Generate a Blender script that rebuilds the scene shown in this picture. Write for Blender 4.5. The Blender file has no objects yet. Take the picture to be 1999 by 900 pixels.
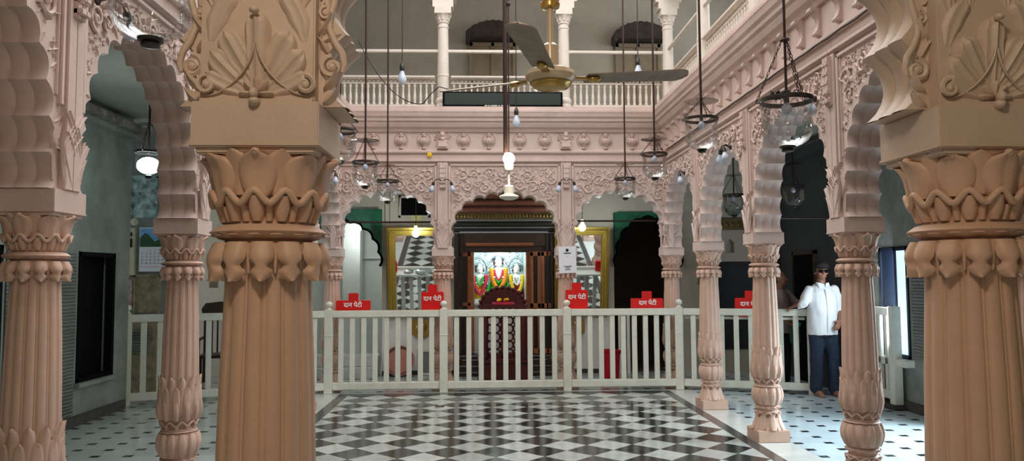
import bpy, bmesh, math, random
from mathutils import Vector, Matrix, noise as mnoise
random.seed(7)
PI = math.pi
S = bpy.context.scene
COL = S.collection

# ------------------------------------------------------------------ materials
def nt(m):
    m.use_nodes = True
    t = m.node_tree
    return t, t.nodes['Principled BSDF']

def mat(name, col, rough=0.6, metal=0.0, var=0.12, vscale=6.0, bump=0.0, bscale=40.0, emit=None, estr=0.0, spec=0.5, trans=0.0, col2=None, coat=0.0):
    m = bpy.data.materials.new(name)
    t, b = nt(m)
    N, L = t.nodes, t.links
    b.inputs['Roughness'].default_value = rough
    b.inputs['Metallic'].default_value = metal
    b.inputs['Specular IOR Level'].default_value = spec
    b.inputs['Coat Weight'].default_value = coat
    b.inputs['Transmission Weight'].default_value = trans
    c = (col[0], col[1], col[2], 1)
    b.inputs['Base Color'].default_value = c
    tc = N.new('ShaderNodeTexCoord')
    if var > 0:
        n = N.new('ShaderNodeTexNoise'); n.inputs['Scale'].default_value = vscale; n.inputs['Detail'].default_value = 6; n.inputs['Roughness'].default_value = .65
        L.new(tc.outputs['Object'], n.inputs['Vector'])
        r = N.new('ShaderNodeValToRGB')
        lo = col2 if col2 else tuple(x * (1 - var) for x in col)
        hi = tuple(min(1, x * (1 + var * .6)) for x in col)
        r.color_ramp.elements[0].position = .33; r.color_ramp.elements[1].position = .67
        r.color_ramp.elements[0].color = (*lo, 1); r.color_ramp.elements[1].color = (*hi, 1)
        L.new(n.outputs['Fac'], r.inputs['Fac']); L.new(r.outputs['Color'], b.inputs['Base Color'])
    if bump > 0:
        n2 = N.new('ShaderNodeTexNoise'); n2.inputs['Scale'].default_value = bscale; n2.inputs['Detail'].default_value = 5
        L.new(tc.outputs['Object'], n2.inputs['Vector'])
        bp = N.new('ShaderNodeBump'); bp.inputs['Strength'].default_value = bump; bp.inputs['Distance'].default_value = .02
        L.new(n2.outputs['Fac'], bp.inputs['Height']); L.new(bp.outputs['Normal'], b.inputs['Normal'])
    if emit:
        b.inputs['Emission Color'].default_value = (*emit, 1); b.inputs['Emission Strength'].default_value = estr
    return m

def srgb(r, g, b):
    f = lambda c: c / 12.92 if c <= .04045 else ((c + .055) / 1.055) ** 2.4
    return (f(r / 255), f(g / 255), f(b / 255))

M = {}
M['pink'] = mat('pink_paint', srgb(210, 187, 178), .55, var=.10, vscale=3.5, bump=.12, bscale=60)
M['tan'] = mat('tan_paint', srgb(214, 176, 150), .5, var=.09, vscale=4, bump=.08, bscale=60)
M['tan_pier'] = mat('pale_tan_paint', srgb(208, 184, 164), .5, var=.09, vscale=4, bump=.08, bscale=60)
M['pink_col'] = mat('pink_column_paint', srgb(208, 174, 155), .5, var=.11, vscale=5, bump=.1, bscale=70)
M['cream'] = mat('cream_paint', srgb(212, 202, 190), .5, var=.07, vscale=5)
M['white_rail'] = mat('white_gloss_paint', srgb(222, 222, 208), .38, var=.08, vscale=9, bump=.05, bscale=50)
M['gallery_wall'] = mat('gallery_wall_plaster', srgb(196, 190, 178), .85, var=.14, vscale=1.6, bump=.15, bscale=25)
M['ceil'] = mat('ceiling_plaster', srgb(160, 164, 154), .9, var=.12, vscale=2)
M['beige'] = mat('beige_wall_paint', srgb(205, 196, 178), .75, var=.08, vscale=2.2)
M['greywall'] = mat('grey_stone_plaster', srgb(132, 138, 132), .85, var=.3, vscale=2.4, bump=.4, bscale=18)
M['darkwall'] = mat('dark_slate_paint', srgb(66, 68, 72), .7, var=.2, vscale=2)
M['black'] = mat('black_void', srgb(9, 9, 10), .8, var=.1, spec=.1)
M['iron'] = mat('dark_iron', srgb(62, 44, 40), .5, .5, var=.25, vscale=20)
M['rim'] = mat('lantern_rim_metal', srgb(70, 66, 62), .4, .8, var=.2, vscale=20)
M['bulb'] = mat('frosted_bulb', srgb(188, 198, 214), .25, var=0)
M['bulb_holder'] = mat('black_bakelite', srgb(24, 23, 23), .4, var=.1)
M['brass'] = mat('brass', srgb(196, 160, 90), .25, .9, var=.15, vscale=15)
M['fan_body'] = mat('fan_cream_enamel', srgb(216, 198, 168), .25, .2, var=.06)
M['fan_blade'] = mat('dusty_fan_blade_lit', srgb(158, 144, 128), .5, .3, var=.25, vscale=14)  # base colour lightened to imitate light on the blade undersides
M['red'] = mat('red_paint', srgb(214, 22, 22), .35, var=.08)
M['redplastic'] = mat('red_plastic', srgb(190, 14, 42), .35, var=.04)
M['white'] = mat('white_lettering', srgb(240, 238, 232), .5, var=0)
M['maroon'] = mat('maroon_wood', srgb(74, 20, 22), .35, var=.25, vscale=12)
M['darkwood'] = mat('dark_carved_wood', srgb(58, 40, 30), .35, var=.35, vscale=14)
M['wood'] = mat('orange_brown_wood', srgb(165, 98, 60), .35, var=.25, vscale=12)
M['olive'] = mat('olive_gilt', srgb(120, 100, 52), .35, .4, var=.3, vscale=18)
M['gold'] = mat('gold_frame', srgb(196, 168, 76), .32, .75, var=.15, vscale=16)
M['silver'] = mat('silver_repousse', srgb(214, 226, 226), .35, .55, var=.15, vscale=16, bump=.8, bscale=22)
M['marble'] = mat('white_marble', srgb(240, 238, 232), .3, var=.05)
M['mirror'] = mat('mirror_glass', (.86, .92, .94), .02, 1.0, var=0)
M['green'] = mat('green_painted_glass', srgb(34, 110, 78), .3, var=.45, vscale=9)
M['signblack'] = mat('sign_panel', srgb(30, 42, 40), .3, var=.2, vscale=30)
M['dirt'] = mat('dark_hood_cloth', srgb(76, 68, 62), .95, var=.3, vscale=8, bump=.6, bscale=30)
M['shutter'] = mat('old_shutter_paint', srgb(168, 152, 128), .6, var=.15, vscale=8)
M['skin'] = mat('brown_skin', srgb(150, 104, 82), .5, var=.06)
M['hair'] = mat('black_hair', srgb(22, 18, 17), .6, var=.1)
M['cap'] = mat('black_cap_cloth', srgb(38, 34, 34), .85, var=.15)
M['shirt'] = mat('white_cotton', srgb(236, 238, 242), .8, var=.03)
M['jeans'] = mat('dark_blue_denim', srgb(30, 45, 66), .85, var=.3, vscale=16)
M['pinkshirt'] = mat('dusty_pink_cotton', srgb(176, 154, 150), .85, var=.08)
M['darkcloth'] = mat('dark_cloth', srgb(26, 26, 30), .85, var=.1)
M['teal'] = mat('teal_plastic', srgb(60, 190, 180), .4, var=.05)
M['paper'] = mat('white_paper', srgb(232, 232, 236), .7, var=.03)
M['copper'] = mat('copper', srgb(140, 92, 80), .35, .6, var=.15)
M['orange'] = mat('marigold_orange', srgb(245, 150, 20), .7, var=.2, vscale=40)
M['yellow'] = mat('marigold_yellow', srgb(246, 200, 30), .7, var=.2, vscale=40)
M['greencloth'] = mat('green_cloth', srgb(40, 190, 60), .6, var=.15)
M['redcloth'] = mat('crimson_cloth', srgb(180, 30, 60), .6, var=.15)
M['rose'] = mat('rose_garland', srgb(205, 40, 70), .7, var=.2, vscale=40)
M['wire'] = mat('black_cable', srgb(26, 24, 24), .6, var=0)
M['glow'] = mat('lit_cool_bulb', (1, 1, 1), .3, var=0, emit=(.86, .97, 1.0), estr=30)
M['glow_warm'] = mat('lit_warm_bulb', (1, 1, 1), .3, var=0, emit=(1.0, .9, .72), estr=40)
M['skyblue'] = mat('calendar_sky', srgb(120, 175, 225), .6, var=.25, vscale=12)
M['plantgreen'] = mat('leaf_green', srgb(52, 84, 50), .7, var=.3, vscale=14)
M['stone'] = mat('dark_stone', srgb(70, 68, 66), .9, var=.3, vscale=10, bump=.4)
M['poster'] = mat('torn_poster', srgb(170, 190, 186), .8, var=.6, vscale=9, col2=srgb(60, 84, 82))
M['oldboard'] = mat('weathered_board', srgb(150, 138, 110), .8, var=.45, vscale=9)
M['boxbeige'] = mat('electric_box_paint', srgb(208, 200, 172), .6, var=.12, vscale=12)
M['daylit_pane'] = mat('pale_blue_pane', srgb(150, 190, 225), .25, var=.2, vscale=10, emit=(.55, .75, 1.0), estr=1.1)  # emission stands in for daylight shining through the pane

def glassy(name, tint=(1, 1, 1), gloss=.12):
    m = bpy.data.materials.new(name); m.use_nodes = True
    t = m.node_tree; N, L = t.nodes, t.links
    N.clear()
    o = N.new('ShaderNodeOutputMaterial'); mx = N.new('ShaderNodeMixShader')
    tr = N.new('ShaderNodeBsdfTransparent'); tr.inputs['Color'].default_value = (*tint, 1)
    gl = N.new('ShaderNodeBsdfGlossy'); gl.inputs['Roughness'].default_value = .03
    lw = N.new('ShaderNodeLayerWeight'); lw.inputs['Blend'].default_value = .32
    ad = N.new('ShaderNodeMath'); ad.operation = 'MULTIPLY_ADD'; ad.inputs[1].default_value = .55; ad.inputs[2].default_value = gloss
    ad.use_clamp = True
    L.new(lw.outputs['Fresnel'], ad.inputs[0]); L.new(ad.outputs[0], mx.inputs['Fac'])
    L.new(tr.outputs[0], mx.inputs[1]); L.new(gl.outputs[0], mx.inputs[2]); L.new(mx.outputs[0], o.inputs['Surface'])
    return m
M['glass'] = glassy('clear_lantern_glass', (.90, .92, .92), .045)
M['frost'] = glassy('lit_lantern_glass', (.85, .95, .97), .08)

def mnode(t, op, a, b=None, c=None):
    n = t.nodes.new('ShaderNodeMath'); n.operation = op
    for i, x in enumerate((a, b, c)):
        if x is None: continue
        if hasattr(x, 'links') or hasattr(x, 'is_linked'): t.links.new(x, n.inputs[i])
        else: n.inputs[i].default_value = x
    return n.outputs[0]

def mixc(t, f, a, b):
    n = t.nodes.new('ShaderNodeMix'); n.data_type = 'RGBA'
    if hasattr(f, 'is_linked'): t.links.new(f, n.inputs[0])
    else: n.inputs[0].default_value = f
    for x, i in ((a, 6), (b, 7)):
        if hasattr(x, 'is_linked'): t.links.new(x, n.inputs[i])
        else: n.inputs[i].default_value = (*x, 1)
    return n.outputs[2]

TD = .431
def checker_mat():
    m = bpy.data.materials.new('checkered_marble'); t, b = nt(m); N, L = t.nodes, t.links
    tc = N.new('ShaderNodeTexCoord'); sp = N.new('ShaderNodeSeparateXYZ'); L.new(tc.outputs['Object'], sp.inputs[0])
    dx = mnode(t, 'ADD', sp.outputs['X'], .0875); dy = mnode(t, 'SUBTRACT', sp.outputs['Y'], 10.443)
    s = mnode(t, 'DIVIDE', mnode(t, 'ADD', dx, dy), TD); q = mnode(t, 'DIVIDE', mnode(t, 'SUBTRACT', dx, dy), TD)
    fs = mnode(t, 'FLOOR', s); fq = mnode(t, 'FLOOR', q)
    par = mnode(t, 'ABSOLUTE', mnode(t, 'MODULO', mnode(t, 'ADD', fs, fq), 2.0))
    cb = N.new('ShaderNodeCombineXYZ'); L.new(fs, cb.inputs[0]); L.new(fq, cb.inputs[1])
    wn = N.new('ShaderNodeTexWhiteNoise'); L.new(cb.outputs[0], wn.inputs['Vector'])
    no = N.new('ShaderNodeTexNoise'); no.inputs['Scale'].default_value = 7; no.inputs['Detail'].default_value = 8; no.inputs['Distortion'].default_value = 1.2
    L.new(tc.outputs['Object'], no.inputs['Vector'])
    vein = mnode(t, 'MULTIPLY_ADD', mnode(t, 'SUBTRACT', no.outputs['Fac'], .5), .5, 1.0)
    tv = mnode(t, 'MULTIPLY', mnode(t, 'MULTIPLY_ADD', wn.outputs['Value'], .34, .70), vein)
    wcol = N.new('ShaderNodeMix'); wcol.data_type = 'RGBA'; wcol.blend_type = 'MULTIPLY'; wcol.inputs[0].default_value = 1
    wcol.inputs[6].default_value = (*srgb(182, 186, 180), 1); cc = N.new('ShaderNodeCombineXYZ')
    for i in range(3): L.new(tv, cc.inputs[i])
    L.new(cc.outputs[0], wcol.inputs[7])
    bcol = mixc(t, wn.outputs['Value'], srgb(26, 27, 27), srgb(52, 52, 50))
    c = mixc(t, par, bcol, wcol.outputs[2])
    # thin joints
    es = mnode(t, 'ABSOLUTE', mnode(t, 'SUBTRACT', mnode(t, 'FRACT', s), .5)); eq = mnode(t, 'ABSOLUTE', mnode(t, 'SUBTRACT', mnode(t, 'FRACT', q), .5))
    e = mnode(t, 'GREATER_THAN', mnode(t, 'MAXIMUM', es, eq), .493)
    c = mixc(t, e, c, srgb(70, 70, 66))
    L.new(c, b.inputs['Base Color']); b.inputs['Roughness'].default_value = .14
    r = mnode(t, 'MULTIPLY_ADD', no.outputs['Fac'], .16, .06); L.new(r, b.inputs['Roughness'])
    return m
M['checker'] = checker_mat()

def inset_mat(name, x0, y0, px, py, base):
    m = bpy.data.materials.new(name); t, b = nt(m); N, L = t.nodes, t.links
    tc = N.new('ShaderNodeTexCoord'); sp = N.new('ShaderNodeSeparateXYZ'); L.new(tc.outputs['Object'], sp.inputs[0])
    u = mnode(t, 'DIVIDE', mnode(t, 'SUBTRACT', sp.outputs['X'], x0), px); v = mnode(t, 'DIVIDE', mnode(t, 'SUBTRACT', sp.outputs['Y'], y0), py)
    def near(a):  # distance to nearest integer
        return mnode(t, 'ABSOLUTE', mnode(t, 'SUBTRACT', mnode(t, 'FRACT', mnode(t, 'ADD', a, .5)), .5))
    ins = mnode(t, 'LESS_THAN', mnode(t, 'MAXIMUM', near(u), near(v)), .145)
    no = N.new('ShaderNodeTexNoise'); no.inputs['Scale'].default_value = 3; no.inputs['Detail'].default_value = 8; no.inputs['Distortion'].default_value = 1
    L.new(tc.outputs['Object'], no.inputs['Vector'])
    cb = N.new('ShaderNodeCombineXYZ'); L.new(mnode(t, 'FLOOR', u), cb.inputs[0]); L.new(mnode(t, 'FLOOR', v), cb.inputs[1])
    wn = N.new('ShaderNodeTexWhiteNoise'); L.new(cb.outputs[0], wn.inputs['Vector'])
    f = mnode(t, 'ADD', mnode(t, 'MULTIPLY', no.outputs['Fac'], .6), mnode(t, 'MULTIPLY', wn.outputs['Value'], .4))
    w = mixc(t, f, tuple(x * .72 for x in base), base)
    c = mixc(t, ins, w, srgb(24, 26, 27))
    L.new(c, b.inputs['Base Color']); b.inputs['Roughness'].default_value = .16
    return m
M['inset_r'] = inset_mat('white_marble_inset_floor', 3.283, 9.035, .2925, .2688, srgb(194, 210, 216))  # cool daylight cast put into the base colour of white marble
M['inset_l'] = inset_mat('white_marble_inset_floor_b', -4.03, 8.895, .290, .2665, srgb(186, 194, 188))
M['border'] = mat('dark_granite_border', srgb(62, 62, 60), .2, var=.15, vscale=5)
M['slab'] = mat('plain_marble_slab', srgb(196, 198, 192), .18, var=.12, vscale=3)

def ribbed_mat():
    m = bpy.data.materials.new('ribbed_grey_plaster'); t, b = nt(m); N, L = t.nodes, t.links
    tc = N.new('ShaderNodeTexCoord')
    mp = N.new('ShaderNodeMapping'); L.new(tc.outputs['Object'], mp.inputs[0])
    w = N.new('ShaderNodeTexWave'); w.wave_type = 'BANDS'; w.bands_direction = 'Z'; w.inputs['Scale'].default_value = 8.5
    w.inputs['Distortion'].default_value = 2.2; w.inputs['Detail'].default_value = 2; w.inputs['Detail Scale'].default_value = 1.2
    L.new(mp.outputs[0], w.inputs['Vector'])
    n = N.new('ShaderNodeTexNoise'); n.inputs['Scale'].default_value = 2.5; n.inputs['Detail'].default_value = 8
    L.new(tc.outputs['Object'], n.inputs['Vector'])
    c = mixc(t, n.outputs['Fac'], srgb(92, 94, 92), srgb(142, 144, 138))
    L.new(c, b.inputs['Base Color']); b.inputs['Roughness'].default_value = .8
    bp = N.new('ShaderNodeBump'); bp.inputs['Strength'].default_value = .8; bp.inputs['Distance'].default_value = .03
    L.new(w.outputs['Fac'], bp.inputs['Height']); L.new(bp.outputs[0], b.inputs['Normal'])
    return m
M['ribbed'] = ribbed_mat()

# ------------------------------------------------------------------ mesh builder
class MB:
    def __init__(s): s.v = []; s.f = []
    def add(s, V, F):
        o = len(s.v); s.v += [tuple(p) for p in V]; s.f += [tuple(i + o for i in f) for f in F]; return s
    def box(s, c, d, rz=0, rx=0, taper=1.0):
        V = []
        R = Matrix.Rotation(rz, 3, 'Z') @ Matrix.Rotation(rx, 3, 'X')
        for sz in (-1, 1):
            k = taper if sz > 0 else 1
            for sx, sy in ((-1, -1), (1, -1), (1, 1), (-1, 1)):
                p = R @ Vector((sx * d[0] / 2 * k, sy * d[1] / 2 * k, sz * d[2] / 2)); V.append((p.x + c[0], p.y + c[1], p.z + c[2]))
        return s.add(V, [(3, 2, 1, 0), (4, 5, 6, 7), (0, 1, 5, 4), (1, 2, 6, 5), (2, 3, 7, 6), (3, 0, 4, 7)])
    def bx(s, x0, x1, y0, y1, z0, z1): return s.box(((x0 + x1) / 2, (y0 + y1) / 2, (z0 + z1) / 2), (abs(x1 - x0), abs(y1 - y0), abs(z1 - z0)))
    def grid(s, P, closed=False, flip=False):
        n, m = len(P), len(P[0]); V = [p for r in P for p in r]; F = []
        for i in range(n - 1):
            for j in range(m if closed else m - 1):
                q = (i * m + j, i * m + (j + 1) % m, (i + 1) * m + (j + 1) % m, (i + 1) * m + j)
                F.append(q[::-1] if flip else q)
        return s.add(V, F)
    def lathe(s, prof, n=32, c=(0, 0, 0), mod=None, cap=True, a0=0, a1=2 * PI):
        full = abs(a1 - a0 - 2 * PI) < 1e-6
        k = n if full else n + 1
        P = []
        for r, z in prof:
            row = []
            for j in range(k):
                a = a0 + (a1 - a0) * j / n
                rr = mod(r, z, a) if mod else r
                row.append((c[0] + rr * math.cos(a), c[1] + rr * math.sin(a), c[2] + z))
            P.append(row)
        o = len(s.v)
        s.grid(P, closed=full)
        if cap and full:
            if prof[0][0] > 1e-5: s.f.append(tuple(o + j for j in range(k))[::-1])
            if prof[-1][0] > 1e-5: s.f.append(tuple(o + (len(prof) - 1) * k + j for j in range(k)))
        return s
    def tube(s, pts, rad, n=6, closed=False, cap=True):
        pts = [Vector(p) for p in pts]; N = len(pts)
        if not hasattr(rad, '__len__'): rad = [rad] * N
        P = []; prev = None
        for i, p in enumerate(pts):
            if closed: t = pts[(i + 1) % N] - pts[i - 1]
            else: t = pts[min(i + 1, N - 1)] - pts[max(i - 1, 0)]
            if t.length < 1e-9: t = Vector((0, 0, 1))
            t.normalize()
            if prev is None:
                up = Vector((0, 0, 1)) if abs(t.z) < .9 else Vector((1, 0, 0)); a = t.cross(up).normalized()
            else:
                a = prev - t * prev.dot(t)
                a = a.normalized() if a.length > 1e-6 else t.orthogonal().normalized()
            prev = a; b = t.cross(a)
            P.append([p + (a * math.cos(2 * PI * j / n) + b * math.sin(2 * PI * j / n)) * rad[i] for j in range(n)])
        o = len(s.v)
        if closed: P.append(P[0])
        s.grid(P, closed=True)
        if cap and not closed:
            s.f.append(tuple(o + j for j in range(n))[::-1]); s.f.append(tuple(o + (N - 1) * n + j for j in range(n)))
        return s
    def ell(s, c, r, n=12, m=8, R=None):
        prof = []
        V = []; 
        P = []
        for i in range(m + 1):
            t = -PI / 2 + PI * i / m
            row = []
            for j in range(n):
                a = 2 * PI * j / n
                p = Vector((r[0] * math.cos(t) * math.cos(a), r[1] * math.cos(t) * math.sin(a), r[2] * math.sin(t)))
                if R is not None: p = R @ p
                row.append((c[0] + p.x, c[1] + p.y, c[2] + p.z))
            P.append(row)
        return s.grid(P, closed=True)
    def prism(s, poly, y0, y1, axis='Y'):
        # poly in (a,b) plane, extruded along axis; counter-clockwise seen from -axis for 'Y' (x,z)
        n = len(poly)
        if axis == 'Y': A = [(p[0], y0, p[1]) for p in poly]; B = [(p[0], y1, p[1]) for p in poly]
        elif axis == 'X': A = [(y0, p[0], p[1]) for p in poly]; B = [(y1, p[0], p[1]) for p in poly]
        else: A = [(p[0], p[1], y0) for p in poly]; B = [(p[0], p[1], y1) for p in poly]
        F = [tuple(range(n)), tuple(range(2 * n - 1, n - 1, -1))]
        for i in range(n): F.append((i, n + i, n + (i + 1) % n, (i + 1) % n))
        return s.add(A + B, F)
    def mesh(s, name, m, smooth=True, angle=38, bevel=0, fixn=True):
        me = bpy.data.meshes.new(name); me.from_pydata(s.v, [], s.f)
        if bevel or fixn:
            bm = bmesh.new(); bm.from_mesh(me)
            bmesh.ops.remove_doubles(bm, verts=bm.verts, dist=1e-6)
            if bevel:
                ed = [e for e in bm.edges if len(e.link_faces) == 2 and e.calc_face_angle(0) > .9]
                bmesh.ops.bevel(bm, geom=ed, offset=bevel, segments=2, affect='EDGES', clamp_overlap=True)
            bmesh.ops.recalc_face_normals(bm, faces=bm.faces)
            bm.to_mesh(me); bm.free()
        if smooth:
            me.shade_smooth(); me.set_sharp_from_angle(angle=math.radians(angle))
        if m is not None: me.materials.append(m)
        return me
    def build(s, name, m, parent=None, **k):
        loc = k.pop('loc', None); rz = k.pop('rz', 0)
        return obj(name, s.mesh(name, m, **k), parent, loc, rz)

def obj(name, me, parent=None, loc=None, rz=0):
    o = bpy.data.objects.new(name, me); COL.objects.link(o)
    if parent is not None: o.parent = parent
    if loc: o.location = loc
    o.rotation_euler[2] = rz
    return o
def struct(o): o['kind'] = 'structure'; return o
def tag(o, label, cat, group=None):
    o['label'] = label; o['category'] = cat; o['kind'] = 'thing'
    if group: o['group'] = group
    return o
def thing(name, label, cat, loc=(0, 0, 0), rz=0, group=None, scale=1):
    o = bpy.data.objects.new(name, None); COL.objects.link(o); o.location = loc; o.rotation_euler[2] = rz
    o.scale = (scale,) * 3; o.empty_display_size = .1
    return tag(o, label, cat, group)
def copy_tree(o, parent=None):
    c = o.copy(); COL.objects.link(c)
    if parent is not None: c.parent = parent
    for ch in list(o.children): copy_tree(ch, c)
    return c

# ------------------------------------------------------------------ layout
XL, XR = -2.125, 2.775
YS = [10.95, 9.15, 7.34, 5.50, 3.72, 1.95]
YF = 10.95
NEAR = YS[5] + .02
XF = [XL, -.543, 1.227, XR]
XN = [XL, -.543, 1.298, XR]
ZS = 2.0       # arch springing
ZT = 3.36      # underside of frieze
TH = .26

# ------------------------------------------------------------------ floors
m = MB(); m.bx(-1.80, 2.495, 2.2, 10.45, -.1, 0); struct(m.build('floor', M['checker'], smooth=False))
m = MB(); m.bx(-1.935, -1.80, 2.2, 10.58, -.1, 0); m.bx(2.495, 2.615, 2.2, 10.58, -.1, 0); m.bx(-1.80, 2.495, 10.45, 10.58, -.1, 0)
struct(m.build('floor_border', M['border'], smooth=False))
m = MB(); m.bx(2.93, 5.2, -1.6, 12.75, -.1, 0); struct(m.build('floor_veranda_east', M['inset_r'], smooth=False))
m = MB(); m.bx(-6.2, -2.33, -1.6, 12.75, -.1, 0); m.bx(-2.33, 2.93, 10.58, 12.75, -.1, 0)
struct(m.build('floor_veranda_west', M['inset_l'], smooth=False))
m = MB(); m.bx(-2.33, -1.935, 2.2, 10.58, -.1, 0); m.bx(2.615, 2.93, 2.2, 10.58, -.1, 0); m.bx(-2.33, 2.93, -1.6, 2.2, -.1, 0)
struct(m.build('floor_column_strip', M['slab'], smooth=False))

# ------------------------------------------------------------------ carved column
def petals(mb, n, ph, zf, rf, wf, bulge, rows=8, cols=7, sink=.006, rib=.0):
    for k in range(n):
        tc = ph + 2 * PI * k / n
        P = []
        for i in range(rows + 1):
            s = i / rows; r = rf(s); z = zf(s); w = wf(s); row = []
            for j in range(cols + 1):
                t = -1 + 2 * j / cols
                a = tc + t * w / max(r, .02)
                rr = r - sink + (bulge + sink) * math.sqrt(max(0, 1 - t * t)) + rib * math.exp(-(t / .18) ** 2)
                row.append((rr * math.cos(a), rr * math.sin(a), z))
            P.append(row)
        mb.grid(P)

def spoon(w, a=.18, b=.62):
    def f(s):
        if s < b: return w * (a + (1 - a) * math.sin(PI / 2 * s / b) ** .8)
        return w * math.sqrt(max(.004, 1 - ((s - b) / (1 - b)) ** 2))
    return f

def wavy(mb, n, ph, z, amp, r, rad, seg=10):
    pts = []
    for i in range(n * seg):
        a = 2 * PI * i / (n * seg)
        x = .5 + .5 * math.cos((a - ph) * n)
        rr = r + .006 * (x - .5)
        pts.append((rr * math.cos(a), rr * math.sin(a), z + amp * (x - .5) * 2))
    mb.tube(pts, rad, 7, closed=True)

def lin(a, b): return lambda s: a + (b - a) * s

def column_meshes(paint):
    parts = []
    m = MB(); m.box((0, 0, .055), (.31, .31, .11)); parts.append(('plinth', m.mesh('plinth', paint, bevel=.006)))
    # lower lotus carving: skirt, pumpkin, lotus bell
    m = MB()
    core = [(.135, .11), (.13, .13), (.115, .17), (.098, .22), (.094, .25), (.108, .262), (.112, .275), (.098, .285), (.098, .30), (.112, .31), (.112, .325), (.10, .335),
            (.118, .36), (.134, .40), (.138, .44), (.13, .48), (.112, .51), (.10, .52), (.115, .527), (.115, .537), (.098, .545), (.10, .57), (.108, .58),
            (.118, .61), (.130, .66), (.134, .72), (.130, .79), (.120, .86), (.116, .93)]
    m.lathe(core, 48)
    petals(m, 8, 0, lin(.255, .112), lambda s: .104 + .048 * s ** 1.5, lambda s: spoon(.048, .4, .6)(1 - s) if False else .046 * math.sin(PI * (.12 + .70 * s)) ** .7, .014, rib=-.005)
    petals(m, 8, PI / 8, lin(.225, .112), lambda s: .108 + .04 * s ** 1.5, lambda s: .034 * (1 - .5 * abs(s - .5)), .008)
    wavy(m, 10, 0, .262, .010, .118, .0065); wavy(m, 12, .1, .318, .007, .116, .006)
    petals(m, 12, 0, lin(.508, .345), lambda s: .108 + .032 * math.sin(PI * (.15 + .8 * s)), lambda s: .032 * (math.sin(PI * (.08 + .84 * s)) ** .6) + .002, .012, rib=-.004)
    m.lathe([(.09, .508), (.118, .51), (.124, .517), (.118, .525), (.09, .527)], 40)
    wavy(m, 10, .2, .575, .014, .122, .008)
    petals(m, 10, .2 + PI / 10, lambda s: .535 + .035 * s, lambda s: .105 + .012 * s, lambda s: .018 * math.sin(PI * (.1 + .8 * s)), .010, 5, 5)
    petals(m, 12, .2, lin(.60, .83), lambda s: .116 + .022 * math.sin(PI * (.1 + .75 * s)) + .010 * max(0, s - .85) / .15, spoon(.035, .55, .72), .011, 10, rib=-.005)
    petals(m, 12, .2 + PI / 12, lin(.64, .90), lambda s: .118 + .014 * math.sin(PI * (.1 + .75 * s)) + .012 * max(0, s - .85) / .15, spoon(.032, .55, .75), .008, 10, rib=.004)
    petals(m, 12, .2, lin(.60, .74), lambda s: .126 + .020 * math.sin(PI * (.1 + .75 * s)), spoon(.020, .5, .6), .010, 8, rib=-.004)
    parts.append(('lotus_base', m.mesh('lotus_base', paint, angle=50)))
    # fluted shaft
    nl = 14
    def fl(r, z, a):
        t = (a * nl / (2 * PI)) % 1.0
        if t < .74: return r * (.945 + .055 * math.sqrt(max(0, math.sin(PI * t / .74))))
        if t < .80 or t > .94: return r * .93
        return r * .952
    m = MB(); m.lathe([(.127, .84), (.125, .95), (.122, 1.1), (.117, 1.3), (.111, 1.45), (.107, 1.55), (.106, 1.64)], nl * 18, mod=fl)
    parts.append(('fluted_shaft', m.mesh('fluted_shaft', paint, angle=60)))
    # capital
    m = MB()
    m.lathe([(.10, 1.58), (.112, 1.60), (.125, 1.635), (.128, 1.655), (.110, 1.664), (.106, 1.668), (.125, 1.673), (.145, 1.688), (.125, 1.703), (.104, 1.708),
             (.104, 1.712), (.106, 1.73), (.114, 1.752), (.118, 1.765), (.116, 1.79), (.122, 1.83), (.138, 1.86), (.152, 1.878), (.10, 1.882)], 64)
    def drop_w(s): return .0325 * (1 - .52 * math.exp(-((s - .60) / .10) ** 2)) * (1 if s < .75 else max(.05, (1 - s) / .25) ** .6)
    petals(m, 12, .13, lin(1.662, 1.566), lambda s: .124 + .016 * math.sin(PI * min(1, s * 1.1)) + (.014 * max(0, s - .7) / .3), drop_w, .013, 14, 7, sink=.01)
    petals(m, 12, .13 + PI / 12, lin(1.655, 1.585), lin(.122, .118), lambda s: .014 * (1 - .8 * s), .006, 6, 5)
    petals(m, 16, 0, lin(1.679, 1.695), lin(.139, .120), lambda s: .022 * (1 - .6 * s), .004, 4, 5)
    wavy(m, 12, 0, 1.770, .0155, .139, .009)
    petals(m, 12, 0, lin(1.712, 1.772), lambda s: .108 + .022 * s, lambda s: .017 * math.sin(PI * (.15 + .7 * s)) + .004, .012, 7, 6)
    petals(m, 12, PI / 12, lin(1.712, 1.75), lambda s: .107 + .014 * s, lambda s: .010, .007, 4, 5)
    petals(m, 8, .05 + PI / 8, lin(1.775, 1.884), lambda s: .120 + .034 * s ** 2, spoon(.040, .5, .7), .008, 10, 8)
    petals(m, 8, .05, lin(1.772, 1.876), lambda s: .124 + .016 * s + .024 * s ** 5, spoon(.053, .55, .62), .016, 12, 11, rib=-.006)
    for k in range(8):
        a = .05 + 2 * PI * k / 8; m.ell((.163 * math.cos(a), .163 * math.sin(a), 1.874), (.012, .012, .010), 8, 6)
    parts.append(('lotus_capital', m.mesh('lotus_capital', paint, angle=55)))
    m = MB(); m.box((0, 0, 1.945), (.305, .285, .11)); m.box((0, 0, 1.884), (.285, .268, .02)); m.box((0, 0, 1.895), (.312, .292, .012))
    parts.append(('abacus_block', m.mesh('abacus_block', paint, bevel=.003)))
    return parts
CM_TAN = column_meshes(M['tan']); CM_PINK = [(n, me.copy()) for n, me in CM_TAN]
for n, me in CM_PINK: me.materials[0] = M['pink'] if n == 'abacus_block' else M['pink_col']
for n, me in CM_TAN:
    if n == 'abacus_block': me.materials[0] = M['tan_pier']

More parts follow.
